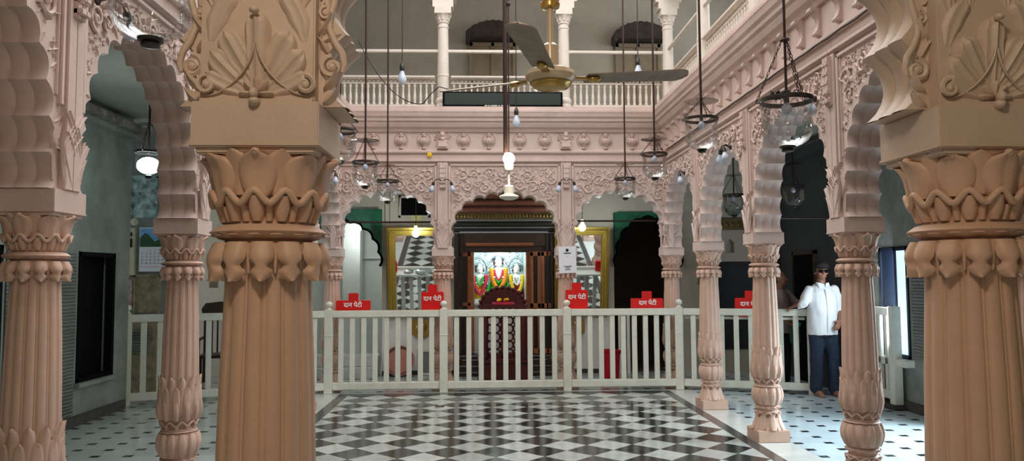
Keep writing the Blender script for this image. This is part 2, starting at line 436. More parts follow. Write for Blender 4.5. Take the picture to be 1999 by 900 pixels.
def column(x, y, label, paint='pink'):
    r = thing('carved_column', label, 'column', (x, y, 0), group='carved lotus columns of the arcades')
    for n, me in (CM_TAN if paint == 'tan' else CM_PINK): obj(n, me, r)
    return r
column(XN[1], NEAR, 'big tan fluted column standing closest, its lotus capital under an acanthus-carved pier', 'tan')
column(XN[2], NEAR, 'big tan fluted column standing closest on the side of the bright window', 'tan')
lab_r = {1: 'pink column standing one bay out from the white fence, on the side of the man',
         2: 'second pink column out from the fence, the one hiding half of the person in pink',
         3: 'third pink column out from the fence, beside the man in the white shirt',
         4: 'edge of a pink column showing past the big tan column near the bright window'}
for i in (1, 2, 3, 4): column(XR, YS[i], lab_r[i])
lab_l = {2: 'pink column standing directly behind the big tan column, between it and the fence', 1: 'pink column half hidden behind the big tan column, its foot by the dark floor border',
         3: 'reddish pink column standing before the wall calendar and the short fence section',
         4: 'reddish pink column by the dark doorways of the grey wall'}
for i in (1, 2, 3, 4): column(XL, YS[i], lab_l[i])
lab_f = ['pink column behind the fence at the corner near the lit white room', 'pink column behind the fence between the gold mirror and the shrine',
         'pink column behind the fence carrying the white paper notice', 'pink column behind the fence at the corner by the dark doorway']
for x, l in zip(XF, lab_f): column(x, YF, l)

# ------------------------------------------------------------------ arcade bays
def outline(a, rise, nf, n, zs, seg=7, depth=.34):
    """cusped arch: points from (+a) springing over the apex to (-a)."""
    base = []
    K = 400
    for i in range(K + 1):
        t = PI * i / K
        c, s = math.cos(t), math.sin(t)
        base.append((a * math.copysign(abs(c) ** (2 / n), c), rise * abs(s) ** (2 / n) * (1 + .06 * max(0, s - .97) / .03)))
    d = [0]
    for p, q in zip(base, base[1:]): d.append(d[-1] + math.hypot(q[0] - p[0], q[1] - p[1]))
    def at(L):
        for i in range(1, len(d)):
            if d[i] >= L:
                f = (L - d[i - 1]) / max(1e-9, d[i] - d[i - 1])
                return (base[i - 1][0] + (base[i][0] - base[i - 1][0]) * f, base[i - 1][1] + (base[i][1] - base[i - 1][1]) * f)
        return base[-1]
    out = []; nor = []
    T = d[-1]
    for k in range(nf):
        A = at(T * k / nf); B = at(T * (k + 1) / nf)
        ch = math.hypot(B[0] - A[0], B[1] - A[1]); ux, uz = (B[0] - A[0]) / ch, (B[1] - A[1]) / ch
        nx, nz = uz, -ux      # outward (away from the opening)
        if (A[0] + B[0]) / 2 * nx + ((A[1] + B[1]) / 2) * nz < 0: nx, nz = -nx, -nz
        for j in range(seg):
            t = j / seg
            b = depth * ch * math.sin(PI * t) ** .8
            out.append((A[0] + (B[0] - A[0]) * t + nx * b, zs + A[1] + (B[1] - A[1]) * t + nz * b)); nor.append((nx, nz))
    out.append((base[-1][0], zs + base[-1][1])); nor.append((-1, 0))
    return out, nor

def leaf(mb, u, z, ang, ln, wd, h, y0, curl=.3, ns=6, nt_=4):
    ca, sa = math.cos(ang), math.sin(ang); P = []
    for i in range(ns + 1):
        s = i / ns; w = wd * (math.sin(PI * (.06 + .90 * s ** .8)) ** .75); bend = curl * ln * s * s; row = []
        for j in range(nt_ + 1):
            t = -1 + 2 * j / nt_
            lu = ln * s; lv = bend + t * w
            hh = h * (1 - t * t) * (.35 + .65 * s) + (.25 * h if abs(t) < .01 else 0)
            row.append((u + lu * ca - lv * sa, y0 + .003 - hh, z + lu * sa + lv * ca))
        P.append(row)
    mb.grid(P, flip=True)

def spiral(mb, u, z, R, turns, a0, sgn, rad, y0, n=22):
    pts = []; rr = []
    for i in range(n):
        t = i / (n - 1); r = R * (1 - .86 * t); a = a0 + sgn * turns * 2 * PI * t
        pts.append((u + r * math.cos(a), y0 - rad * .75, z + r * math.sin(a))); rr.append(rad * (1 - .45 * t))
    mb.tube(pts, rr, 5, cap=False)
    mb.ell((u, y0 - rad * .3, z), (rad * 1.7, rad * 1.4, rad * 1.7), 7, 4)

def vines(mb, ok, u0, u1, z0, z1, y0, rmin, rmax, rng, scale=1.0):
    placed = []
    tries = 0
    for R in (rmax, (rmax + rmin) / 2, rmin, rmin * .7, rmin * .5, rmin * .34):
        for _ in range(500):
            u = rng.uniform(u0, u1); z = rng.uniform(z0, z1)
            if not ok(u, z, R * .95): continue
            if any((u - p[0]) ** 2 + (z - p[1]) ** 2 < ((R + p[2]) * .83) ** 2 for p in placed): continue
            placed.append((u, z, R))
    for u, z, R in placed:
        a0 = rng.uniform(0, 2 * PI); sg = rng.choice((-1, 1)); rad = max(.006, R * .15)
        if R > rmin * .8:
            spiral(mb, u, z, R * .92, 1.35, a0, sg, rad, y0)
            k = 5
            for i in range(k):
                a = a0 + sg * (i / k) * 2 * PI * .9 + .4
                leaf(mb, u + R * .55 * math.cos(a), z + R * .55 * math.sin(a), a + sg * .7, R * .66, R * .20, R * .30, y0, curl=.4 * sg)
        else:
            k = 4
            for i in range(k): leaf(mb, u, z, a0 + 2 * PI * i / k, R * 1.2, R * .40, R * .50, y0, curl=.3 * sg)
            mb.ell((u, y0, z), (R * .25, R * .3, R * .25), 7, 4)

def bay_meshes(L, rise, nf, n, inset, th, paint, rng, relief=True, zt=ZT, zs=ZS, depth=.3, pil=True):
    a = L / 2 - .15 - inset
    out, nor = outline(a, rise, nf, n, zs, depth=depth)
    # outer boundary mapped by proportion
    per = []
    for (u, z) in out:
        cx, cz = 0, zs
        dx, dz = u - cx, max(z - cz, 1e-6)
        k = min((L / 2) / max(abs(dx), 1e-6), (zt - zs) / dz)
        per.append((cx + dx * k, cz + dz * k))
    per[0] = (L / 2, zs); per[-1] = (-L / 2, zs)
    # snap nearest samples to the rectangle's corners
    for sx in (1, -1):
        i = min(range(len(per)), key=lambda i: (per[i][0] - sx * L / 2) ** 2 + (per[i][1] - zt) ** 2); per[i] = (sx * L / 2, zt)
    m = MB()
    f, b = -th / 2, th / 2
    m.grid([[(u, f, z) for u, z in out], [(u, f, z) for u, z in per]])
    m.grid([[(u, b, z) for u, z in per], [(u, b, z) for u, z in out]])
    # intrados with three reeds
    ys, of = [], []
    for r in range(3):
        for i in range(6):
            q = i / 6
            ys.append((r + q) / 3); of.append(.009 * math.sin(PI * q) ** .6)
    ys.append(1.0); of.append(0)
    rows = []
    for yv, o in zip(ys, of):
        rows.append([(u - nn[0] * o, f + th * yv, z - nn[1] * o) for (u, z), nn in zip(out, nor)])
    m.grid(rows)
    # soffits at the springing, top and ends
    for sx in (1, -1):
        e = out[0][0] if sx > 0 else out[-1][0]
        m.add([(e, f, zs), (sx * L / 2, f, zs), (sx * L / 2, b, zs), (e, b, zs)], [(0, 1, 2, 3)])
        m.add([(sx * L / 2, f, zs), (sx * L / 2, b, zs), (sx * L / 2, b, zt), (sx * L / 2, f, zt)], [(0, 1, 2, 3)])
    m.add([(-L / 2, f, zt), (L / 2, f, zt), (L / 2, b, zt), (-L / 2, b, zt)], [(0, 1, 2, 3)])
    wall = m.mesh('arcade_wall', paint, angle=32)
    res = [('wall', wall)]
    # panel frame and pilaster strip
    m = MB()
    zf = zt - .15
    hw = .085
    for (h, pr) in ((.05, .035), (.028, .05)):
        m.bx(-L / 2, L / 2, f - pr + .01, f + .01, zt - .15 + .045 - h / 2, zt - .15 + .045 + h / 2)
    m.bx(-L / 2 + hw, L / 2 - hw, f - .022, f + .01, zf - .03, zf - .005)
    for sx in (-1, 1):
        m.bx(sx * (L / 2 - hw - .028), sx * (L / 2 - hw), f - .022, f + .01, zs + .40, zf - .005)
        m.bx(sx * (L / 2 - hw - .050), sx * (L / 2 - hw - .036), f - .012, f + .01, zs + .44, zf - .03)
    res.append(('panel_moulding', m.mesh('panel_moulding', paint, bevel=.004)))
    if pil:
        m = MB()
        for sx in (-1, 1):
            u0, u1 = sorted((sx * L / 2, sx * (L / 2 - hw + .012)))
            m.bx(u0, u1, f - .03, f + .01, zs + .0, zt - .13)
            u0, u1 = sorted((sx * L / 2, sx * (L / 2 - .042)))
            m.bx(u0, u1, f - .05, f - .02, zt - .52, zt - .15)
            m.bx(u0, u1, f - .065, f - .02, zt - .44, zt - .15)
            for k in range(5): m.bx(u0, u1, f - .072, f - .02, zt - .50 + k * .07, zt - .47 + k * .07)
        res.append(('pilaster_strip', m.mesh('pilaster_strip', paint, bevel=.004)))
    if relief:
        m = MB()
        def ok(u, z, R):
            if abs(u) + R > L / 2 - hw - .045: return False
            if z + R > zf - .04 or z - R < zs + .42: return False
            aa, bb = a + .055 + R, rise + .045 + R
            return (abs(u) / aa) ** n + ((z - zs) / bb) ** n > 1
        vines(m, ok, -L / 2, L / 2, zs + .4, zt, f, .042, .085, rng)
        # fringe of small leaves round the opening
        step = 5
        for i in range(3, len(out) - 3, step):
            u, z = out[i]; nx, nz = nor[i]
            an = math.atan2(nz, nx)
            leaf(m, u + nx * .012, z + nz * .012, an + rng.uniform(-.5, .5), .045, .012, .012, f)
        # upright leaf spray at the foot of each pier
        for sx in (-1, 1):
            for k in range(9):
                uu = sx * (L / 2 - .012 - .017 * k * .9)
                if abs(uu) < a + .03: break
                leaf(m, uu, zs + .02 + .02 * (k % 3), PI / 2 + sx * (.25 - .05 * k), .13 + .03 * ((k * 5) % 4), .012, .010, f - (.028 if k < 5 else .0), curl=.25 * sx)
                leaf(m, uu, zs + .17 + .02 * (k % 3), PI / 2 - sx * (.35 - .06 * k), .13 + .03 * ((k * 3) % 4), .011, .012, f - (.028 if k < 5 else .0), curl=-.3 * sx)
        res.append(('relief_carving', m.mesh('relief_carving', paint, angle=60, fixn=False)))
    return res

def place_bay(res, name, loc, rz):
    w = struct(obj(name, res[0][1], None, loc, rz))
    for n, me in res[1:]: obj(n, me, w)
    return w
rng = random.Random(3)
SIDE = [bay_meshes(1.8, .94, 17, 2.7, .0, TH, M['pink'], random.Random(k)) for k in (3, 5)]
for i in range(5):
    yc = (YS[i] + YS[i + 1]) / 2
    k = (YS[i] - YS[i + 1]) / 1.8
    place_bay(SIDE[i % 2], 'wall_arcade_right', (XR, yc, 0), -PI / 2).scale.x = k
    place_bay(SIDE[(i + 1) % 2], 'wall_arcade_left', (XL, yc, 0), PI / 2).scale.x = k
for k in range(3):
    L = XF[k + 1] - XF[k]
    place_bay(bay_meshes(L, .76 if k != 1 else .74, 13, 3.1, .0, TH, M['pink'], random.Random(20 + k)), 'wall_arcade_far', ((XF[k] + XF[k + 1]) / 2, YF, 0), 0)
for k in range(3):
    L = XN[k + 1] - XN[k]
    place_bay(bay_meshes(L, .94, 15, 2.6, .052, .20, M['tan_pier'], random.Random(30 + k), pil=False), 'wall_arcade_near', ((XN[k] + XN[k + 1]) / 2, NEAR + .02, 0), 0)

# acanthus piers over the two closest columns
def acanthus_pier(x, y):
    m = MB(); m.bx(-.138, .138, -.125, .13, ZS, 3.36)
    p = struct(m.build('wall_pier', M['tan_pier'], loc=(x, y, 0), bevel=.004))
    m = MB(); f = -.125
    zb = ZS + .012
    def lobe(u, z, ang, ln, wd, h, curl=0.0, nr=3, ns=16, nt_=18, base=.35, lift=.0):
        ca, sa = math.cos(ang), math.sin(ang); P = []
        for i in range(ns + 1):
            q = i / ns
            w = wd * ((base + (1 - base) * math.sin(PI / 2 * min(1, q / .66))) if q < .66 else math.sqrt(max(.003, 1 - ((q - .66) / .34) ** 2)))
            w *= 1 + .06 * math.cos(q * 5 * PI)
            row = []
            for j in range(nt_ + 1):
                t = -1 + 2 * j / nt_
                lv = curl * ln * q * q + t * w
                hh = (h * (.25 + .75 * q ** .8) + lift) * max(0, 1 - t * t) ** .45 * (1 - .30 * abs(math.cos(PI * nr * (t + 1) / 2)) * (1 - .4 * q))
                if q > .93: hh *= .6
                row.append((u + ln * q * ca - lv * sa, f + .004 - hh, z + ln * q * sa + lv * ca))
            P.append(row)
        m.grid(P, flip=True)
    for sx in (-1, 1):
        A = lambda d: math.radians(d) if sx > 0 else PI - math.radians(d)
        lobe(sx * .112, zb + .14, A(98), .125, .030, .024, curl=.25 * sx, nr=2)
        lobe(sx * .098, zb + .215, A(72), .12, .030, .026, curl=.2 * sx, nr=3)
        lobe(sx * .05, zb + .235, A(84), .11, .026, .022, curl=.25 * sx, nr=3)
        lobe(sx * .030, zb + .012, A(20), .104, .024, .026, curl=.10 * sx, nr=2, base=.6)
        lobe(sx * .022, zb + .022, A(40), .128, .034, .030, curl=.10 * sx, nr=3, base=.55)
        lobe(sx * .012, zb + .040, A(60), .140, .037, .034, curl=.02 * sx, nr=3, base=.5)
        spiral(m, sx * .118, zb + .030, .024, 1.4, PI / 2, -sx, .007, f - .008)
        m.tube([(sx * (.003 + .115 * q ** 1.6), f - .020 * (1 - q) - .003, zb + .125 * (1 - q) ** 1.5 + .004) for q in [k / 12 for k in range(13)]], [.0035 - .0015 * k / 12 for k in range(13)], 6)
    lobe(0, zb + .03, PI / 2, .185, .034, .040, nr=3, base=.55)
    m.ell((0, f - .036, zb + .205), (.012, .014, .009), 12, 7)
    for i in range(5):
        lobe(0, zb + .008, PI * i / 4, .042, .011, .014, nr=1, ns=8, nt_=6, lift=.012)
    m.ell((0, f - .030, zb + .004), (.011, .016, .014), 12, 8); m.ell((0, f - .022, zb - .014), (.014, .020, .012), 12, 8)
    m.bx(-.135, .135, f - .010, f + .01, ZS, ZS + .008)
    m.build('acanthus_relief', M['tan_pier'], p, angle=60, fixn=False)
    # volute brackets facing the camera beside the arch springing
    m = MB()
    for sx in (-1, 1):
        for k, (du, dz, R) in enumerate(((.172, .100, .028), (.156, .238, .017))):
            spiral(m, sx * du, ZS + dz, R, 1.6, PI * .5, sx, R * .30, -.082)
            leaf(m, sx * (du - .02), ZS + dz - .055, PI / 2 + sx * -.9, .06, .014, .024, -.082, curl=.3 * sx)
            leaf(m, sx * (du - .012), ZS + dz + .035, PI / 2 + sx * .35, .05, .012, .02, -.082, curl=.2 * sx)
        m.tube([(sx * u_, -.086, ZS + z_) for u_, z_ in ((.198, .085), (.203, .105), (.196, .135), (.178, .165), (.166, .195), (.166, .225), (.176, .26), (.184, .30))], [.006, .008, .009, .009, .008, .008, .009, .006], 8)
        leaf(m, sx * .150, ZS + .008, PI / 2 - sx * 1.1, .05, .014, .018, -.082, curl=.3 * sx)
    m.build('volute_relief', M['tan_pier'], p, angle=60, fixn=False)
acanthus_pier(XN[1], NEAR); acanthus_pier(XN[2], NEAR)

# ------------------------------------------------------------------ frieze and cornice all round the court
XI0, XI1, YI1, YI0 = XL + TH / 2, XR - TH / 2, YF - TH / 2, NEAR + .13
prof = [(-.26, 3.36), (.025, 3.36), (.035, 3.375), (.035, 3.40), (.012, 3.415), (.004, 3.42), (.004, 3.665), (.03, 3.67), (.045, 3.70), (.05, 3.715), (.085, 3.73), (.105, 3.77),
        (.11, 3.80), (.135, 3.81), (.14, 3.845), (.165, 3.87), (.18, 3.925), (.18, 3.965), (.165, 3.97), (.165, 4.01), (-.26, 4.01)]
P = []
for r, z in prof:
    P.append([(XI0 + r, YI0 + r, z), (XI0 + r, YI1 - r, z), (XI1 - r, YI1 - r, z), (XI1 - r, YI0 + r, z)])
m = MB(); m.grid(P, closed=True); corn = struct(m.build('trim_1', M['pink'], smooth=False))
# dentil rope along the top fascia
m = MB()
n = int((XI1 - XI0 - .36) / .05)
for i in range(n): m.box((XI0 + .18 + .05 * (i + .5), YI1 - .18, 3.945), (.034, .016, .03))
n = int((YI1 - YI0 - .3) / .05)
for i in range(n): m.box((XI1 - .18, YI0 + .15 + .05 * (i + .5), 3.945), (.016, .034, .03)); 
m.build('dentil_band', M['pink'], corn, smooth=False)
# urn relief (half in the round) and square foliate brackets
def urn_mesh():
    m = MB(); q_ = 1.22
    m.lathe([(.018, 0), (.03, .004), (.03, .014), (.014, .022), (.012, .04), (.03, .055), (.056, .078), (.066, .105), (.056, .132), (.026, .150), (.018, .160), (.034, .168), (.036, .174), (.018, .182), (.022, .195), (.024, .205), (.012, .222), (.004, .236)], 20, a0=PI - .05, a1=2 * PI + .05)
    for k in range(7):
        a = PI + PI * (k + .5) / 7
        m.tube([(.058 * math.cos(a), .058 * math.sin(a), .072), (.074 * math.cos(a), .074 * math.sin(a), .115), (.058 * math.cos(a), .058 * math.sin(a), .150)], [.004, .007, .003], 5)
    pts = [(.090 * math.cos(PI * (-.28 + 1.56 * i / 24)), -.004, .12 + .098 * math.sin(PI * (-.28 + 1.56 * i / 24))) for i in range(25)]
    m.tube(pts, .007, 6)
    return m.mesh('urn_relief', M['pink'], angle=60)
def bracket_mesh():
    m = MB()
    m.bx(-.075, .075, -.05, .01, .0, .10); m.bx(-.06, .06, -.075, .01, .02, .085)
    m.tube([(-.08, -.05, .095), (.08, -.05, .095)], .014, 8); m.tube([(-.08, -.05, .005), (.08, -.05, .005)], .012, 8)
    m.bx(-.028, .028, -.06, .01, .10, .235); m.ell((0, -.05, .135), (.035, .03, .03)); m.ell((0, -.05, .19), (.03, .03, .03))
    for sx in (-1, 1):
        spiral(m, sx * .085, .16, .04, 1.3, 0, sx, .007, -.004)
        for k in range(3): leaf(m, sx * .06, .12 + .03 * k, PI / 2 - sx * (1.1 - .3 * k), .06, .014, .02, -.004)
    return m.mesh('bracket_relief', M['pink'], angle=50)
def modillion_mesh():
    m = MB()
    poly = [(-.005, .0), (-.035, .012), (-.045, .03), (-.03, .055), (-.02, .10), (-.03, .15), (-.06, .19), (-.085, .205), (-.085, .225), (.01, .225), (.01, 0)]
    m.prism([(p[0], p[1]) for p in poly], -.032, .032, 'X')
    m.tube([(-.036, -.036, .024), (.036, -.036, .024)], .016, 8); m.tube([(-.038, -.075, .205), (.038, -.075, .205)], .016, 8)
    return m.mesh('modillion', M['pink'], bevel=0)
UR, BR, MO = urn_mesh(), bracket_mesh(), modillion_mesh()
zfz = 3.43
for k in range(4):
    if k: 
        w0, w1 = XF[k - 1], XF[k]
        c = (w0 + w1) / 2; nn = 4
        for i in range(nn):
            obj('urn_relief', UR, corn, (w0 + (w1 - w0) * (i + .5 + (.18 if i == 0 else -.18 if i == nn - 1 else 0)) / nn, YI1 - .004, zfz - .004)).scale = (1.1, 1.1, 1.05)
    if k in (1, 2): obj('bracket_relief', BR, corn, (XF[k], YI1 - .004, zfz))
for i in range(5):
    for j in range(6):
        if i == 4 and j > 3: continue
        y = YS[i] - 1.8 * (j + .5) / 6
        obj('modillion', MO, corn, (XI1 - .004, y, zfz), -PI / 2)
        if j != 5 and j % 2 == 0 and i > 0: pass

# ------------------------------------------------------------------ gallery
def gallery_rail(name, label, p0, p1, out, posts, n):
    r = thing(name, label, 'balustrade')
    p0, p1 = Vector(p0), Vector(p1); d = p1 - p0; L = d.length; ang = math.atan2(d.y, d.x); c = (p0 + p1) / 2
    m = MB(); m.box((c.x, c.y, 4.035), (L, .12, .05), ang); m.box((c.x, c.y, 4.075), (L, .09, .03), ang); m.build('base_rail', M['cream'], r, bevel=.004)
    m = MB(); m.box((c.x, c.y, 4.495), (L, .13, .03), ang); m.box((c.x, c.y, 4.475), (L, .09, .02), ang); m.build('top_rail', M['cream'], r, bevel=.004)
    m = MB()
    m.box((c.x, c.y, 4.405), (L, .05, .012), ang)
    k = int(L / .06)
    u = d.normalized()
    for i in range(k):
        q = p0 + u * (L * (i + .5) / k)
        for sg in (-1, 1):
            a = q - u * .03 * sg; b = q + u * .03 * sg
            m.tube([(a.x, a.y, 4.41), (b.x, b.y, 4.465)], .008, 5)
        m.ell((q.x, q.y, 4.438), (.014, .014, .014), 7, 5)
    m.build('pierced_band', M['cream'], r, angle=50)
    bm_ = MB(); bm_.lathe([(.022, 4.09), (.026, 4.10), (.026, 4.115), (.015, 4.13), (.021, 4.16), (.024, 4.20), (.019, 4.25), (.013, 4.29), (.016, 4.32), (.012, 4.335), (.02, 4.35), (.022, 4.37), (.018, 4.39), (.024, 4.40)], 12)
    me = bm_.mesh('baluster', M['cream'], angle=50)
    for i in range(n):
        q = p0 + u * (L * (i + .5) / n); obj('baluster', me, r, (q.x, q.y, 0))
    return r
YG = YF - .02; XG = XR - .0
for k, lb in enumerate(('pale balustrade of turned balusters between the first two upper columns, behind the hanging bulb', 'pale balustrade of turned balusters behind the dark sign board', 'pale balustrade of turned balusters behind the long fan blade')):
    gallery_rail('gallery_balustrade', lb, (XF[k] + .115, YG, 0), (XF[k + 1] - .115, YG, 0), 0, 0, (16, 18, 15)[k])
for k, lb in enumerate(('side gallery balustrade bay at the court corner, bright daylight behind its balusters', 'side gallery balustrade bay in front of the bright open window', 'side gallery balustrade bay cut by the picture top')):
    gallery_rail('gallery_balustrade', lb, (XG, YS[k] - .115, 0), (XG, YS[k + 1] + .115, 0), 0, 0, 19)
GP = []
m = MB(); m.lathe([(.10, 4.01), (.11, 4.03), (.11, 4.08), (.095, 4.10), (.11, 4.13), (.105, 4.17), (.09, 4.19)], 24); GP.append(('column_foot', m.mesh('column_foot', M['cream'])))
m = MB(); m.lathe([(.086, 4.18), (.086, 4.50), (.092, 4.505), (.092, 4.525), (.084, 4.53), (.076, 5.22), (.084, 5.225), (.084, 5.245), (.076, 5.25), (.074, 5.30)], 20, mod=lambda r, z, a: r * (1 - .03 * abs(math.sin(a * 4)))); GP.append(('column_shaft', m.mesh('column_shaft', M['cream'])))
m = MB(); m.lathe([(.08, 5.29), (.088, 5.30), (.088, 5.315), (.078, 5.33), (.085, 5.36), (.105, 5.40), (.115, 5.42), (.10, 5.425)], 24)
petals(m, 8, 0, lin(5.33, 5.42), lambda s: .085 + .032 * s * s, lambda s: .03 * math.sin(PI * (.3 + .5 * s)), .01, 6, 6)
m.box((0, 0, 5.47), (.24, .24, .10)); m.bx(-.15, .15, -.10, .10, 5.52, 5.62); m.bx(-.19, .19, -.10, .10, 5.62, 5.72)
GP.append(('column_capital', m.mesh('column_capital', M['cream'], angle=50)))
def gcol(x, y, lab):
    r = thing('gallery_column', lab, 'column', (x, y, 0), group='slim pale columns of the upper gallery')
    for n_, me in GP: obj(n_, me, r)
gcol(XF[1], YG, 'slim pale upper column above the pier between gold mirror and shrine')
gcol(XF[2], YG, 'slim pale upper column seen behind the ceiling fan hub')
gcol(XR, YG, 'slim pale upper column at the corner where the two balustrades meet')
gcol(XL, YG, 'slim pale upper column at the corner hidden behind the big tan column')
gcol(XR, YS[1], 'slim pale upper column along the side gallery, bright against the daylight')
gcol(XR, YS[2], 'slim pale upper column of the side gallery cut by the picture top')
gcol(XR, YS[3], 'slim pale upper column of the side gallery above the frame')
# pipe rails
for (a, b, z, nm) in (((XL, YG), (XR, YG), 4.885, 'pale horizontal pipe rail between the upper columns facing the courtyard'), ((XR, YG), (XR, YS[4]), 4.93, 'pale pipe rail rising along the upper side gallery')):
    m = MB(); m.box(((a[0] + b[0]) / 2, (a[1] + b[1]) / 2, z), (abs(b[0] - a[0]) + .05, abs(b[1] - a[1]) + .05, .045))
    tag(m.build('pipe_rail', M['cream'], bevel=.008), nm, 'rail')
# floors of the gallery / ceilings of the verandas
ZC = 3.62
m = MB(); m.bx(-6.2, XL - .125, -1.6, 14.6, ZC, 3.98); m.bx(XR + .125, 5.2, -1.6, 14.6, ZC, 3.98); m.bx(XL - .125, XR + .125, YF + .125, 14.6, ZC, 3.98); m.bx(XL - .125, XR + .125, -1.6, NEAR - .07, ZC, 3.98)
struct(m.build('ceiling_veranda', M['ceil'], smooth=False))
# upper shell
m = MB(); m.bx(-4.6, 5.2, 13.0, 13.2, 3.98, 7.0); gw = struct(m.build('wall_gallery_back', M['gallery_wall'], smooth=False))
m = MB(); m.bx(-4.6, -4.4, -1.6, 13.0, 3.98, 7.0); struct(m.build('wall_gallery_left', M['gallery_wall'], smooth=False))
m = MB()
for (y0, y1) in ((-1.6, 2.4), (4.2, 4.8), (6.4, 6.9), (8.4, 8.9), (10.4, 11.0), (12.3, 13.0)): m.bx(5.0, 5.2, y0, y1, 3.98, 7.0)
m.bx(5.0, 5.2, -1.6, 13.0, 6.4, 7.0); m.bx(5.0, 5.2, -1.6, 13.0, 3.98, 4.15)
struct(m.build('wall_gallery_right', M['gallery_wall'], smooth=False))
m = MB(); m.bx(-4.6, 5.2, -1.8, -1.6, 0, 7.0); struct(m.build('wall_rear', M['beige'], smooth=False))
# arched upper-gallery lintels and roof with a skylight well
m = MB()
m.bx(-4.6, XL + .1, -1.6, 13.0, 7.0, 7.2); m.bx(XR - .1, 5.2, -1.6, 13.0, 7.0, 7.2); m.bx(XL + .1, XR - .1, YG - .1, 13.0, 7.0, 7.2); m.bx(XL + .1, XR - .1, -1.6, NEAR + .1, 7.0, 7.2)
struct(m.build('ceiling_upper', M['ceil'], smooth=False))
m = MB()
m.bx(XL - .1, XR + .1, YG - .1, YG + .1, 5.72, 7.0); m.bx(XL - .1, XL + .1, NEAR, YG, 5.72, 7.0); m.bx(XR - .1, XR + .1, NEAR, YG - .1, 5.72, 7.0); m.bx(XL - .1, XR + .1, NEAR - .1, NEAR + .1, 5.72, 7.0)
struct(m.build('wall_lintel', M['cream'], smooth=False))
beams = MB()
for y in (2.8, 3.41, 4.65, 6.42, 8.1, 9.0, 10.12): beams.bx(XL, XR, y - .04, y + .04, 7.0, 7.1)
struct(beams.build('trim_roof_beams', M['iron'], smooth=False))
# gallery windows with hoods
def gwin(x0, x1, zt, lab, n):
    w = bpy.data.objects.new('window_%d' % n, None); COL.objects.link(w); struct(w)
    fr = MB(); y = 12.99
    for a, b in ((x0, x0 + .06), (x1 - .06, x1), ((x0 + x1) / 2 - .03, (x0 + x1) / 2 + .03)): fr.bx(a, b, y - .05, y + .02, 4.3, zt)
    fr.bx(x0, x1, y - .05, y + .02, zt - .07, zt); fr.bx(x0, x1, y - .05, y + .02, 4.95, 5.0); fr.build('window_frame', M['shutter'], w, bevel=.004)
    pn = MB(); pn.bx(x0 + .02, x1 - .02, y - .02, y + .015, 4.3, zt - .03); pn.build('shutter', M['shutter'], w, smooth=False)
    k = MB(); pts = []
    for i in range(25):
        t = i / 24; uu = x0 - .06 + (x1 - x0 + .16) * t
        pts.append((uu, zt + .05 + .27 * math.sin(PI * (.02 + .96 * t)) ** .55 + .010 * math.sin(i * 2.3)))
    low = [(x0 - .06 + (x1 - x0 + .16) * (i / 24), zt + .02 - (.05 * (1 if i < 2 else 0)) + .010 * math.sin(i * 3.1)) for i in range(24, -1, -1)]
    k.prism(pts + low, y - .28, y + .01); 
    tag(k.build('window_hood', M['dirt']), lab, 'window hood')
gwin(-.19, .62, 5.66, 'shaggy dark hood over the upper window behind the fan', 11)
gwin(2.36, 3.16, 5.66, 'shaggy dark hood over the upper window behind the corner column', 12)

# ------------------------------------------------------------------ outer walls of the ground floor
def holed(u0, u1, z0, z1, holes):
    us = sorted({u0, u1, *[h[0] for h in holes], *[h[1] for h in holes]}); zs = sorted({z0, z1, *[h[2] for h in holes], *[h[3] for h in holes]})
    for a, b in zip(us, us[1:]):
        for c, d in zip(zs, zs[1:]):
            if not any(h[0] - 1e-6 <= a and b <= h[1] + 1e-6 and h[2] - 1e-6 <= c and d <= h[3] + 1e-6 for h in holes): yield a, b, c, d
m = MB()
LH = [(8.53, 9.36, .45, 1.89), (6.55, 7.2, .2, 1.9)]
for a, b, c, d in holed(-1.6, 9.74, 0, ZC, LH): m.bx(-4.62, -4.42, a, b, c, d)
struct(m.build('wall_left', M['greywall'], smooth=False))
m = MB(); m.bx(-4.42, -4.405, 7.25, 8.47, .12, 1.86); struct(m.build('trim_8', M['ribbed'], smooth=False))
m = MB(); m.bx(-6.2, -4.62, 9.54, 9.74, 0, ZC); struct(m.build('wall_left_return', M['greywall'], smooth=False))
for i, h in enumerate(LH):
    w = bpy.data.objects.new('window_%d' % (i + 1), None); COL.objects.link(w); struct(w)
    f = MB(); t = .05
    f.bx(-4.5, -4.41, h[0], h[0] + t, h[2], h[3]); f.bx(-4.5, -4.41, h[1] - t, h[1], h[2], h[3]); f.bx(-4.5, -4.41, h[0], h[1], h[3] - t, h[3]); f.bx(-4.5, -4.41, h[0], h[1], h[2], h[2] + t)
    f.build('window_frame', M['black'], w, bevel=.004)
    f = MB(); f.bx(-4.58, -4.55, h[0], h[1], h[2], h[3]); f.build('window_shutter', M['black'], w, smooth=False)  # black sheet and frame stand in for the unlit opening, no shutter there
    f = MB(); f.bx(-4.52, -4.36, h[0] - .03, h[1] + .03, h[2] - .05, h[2]); f.build('window_sill', M['greywall'], w, bevel=.005)
m = MB(); m.bx(-4.42, -4.22, -1.6, 9.7, 3.40, 3.50); struct(m.build('trim_2', mat('old_brown_beam', srgb(70, 56, 50), .8, var=.5, vscale=7, col2=srgb(150, 146, 138)), bevel=.01))
m = MB(); m.bx(-4.42, -4.30, -1.6, 9.7, 3.335, 3.40); struct(m.build('trim_9', M['greywall'], bevel=.006))
m = MB(); m.bx(-4.4, -4.36, -1.6, 9.6, 0, .11); struct(m.build('baseboard_left', M['stone'], smooth=False))
m = MB()
RH = [(8.69, 9.32, .60, 1.92), (5.7, 7.7, .02, 2.2)]
for a, b, c, d in holed(-1.6, 12.75, 0, ZC, RH): 
    m.bx(5.0, 5.2, a, b, c, d)
struct(m.build('wall_right', M['greywall'], smooth=False))
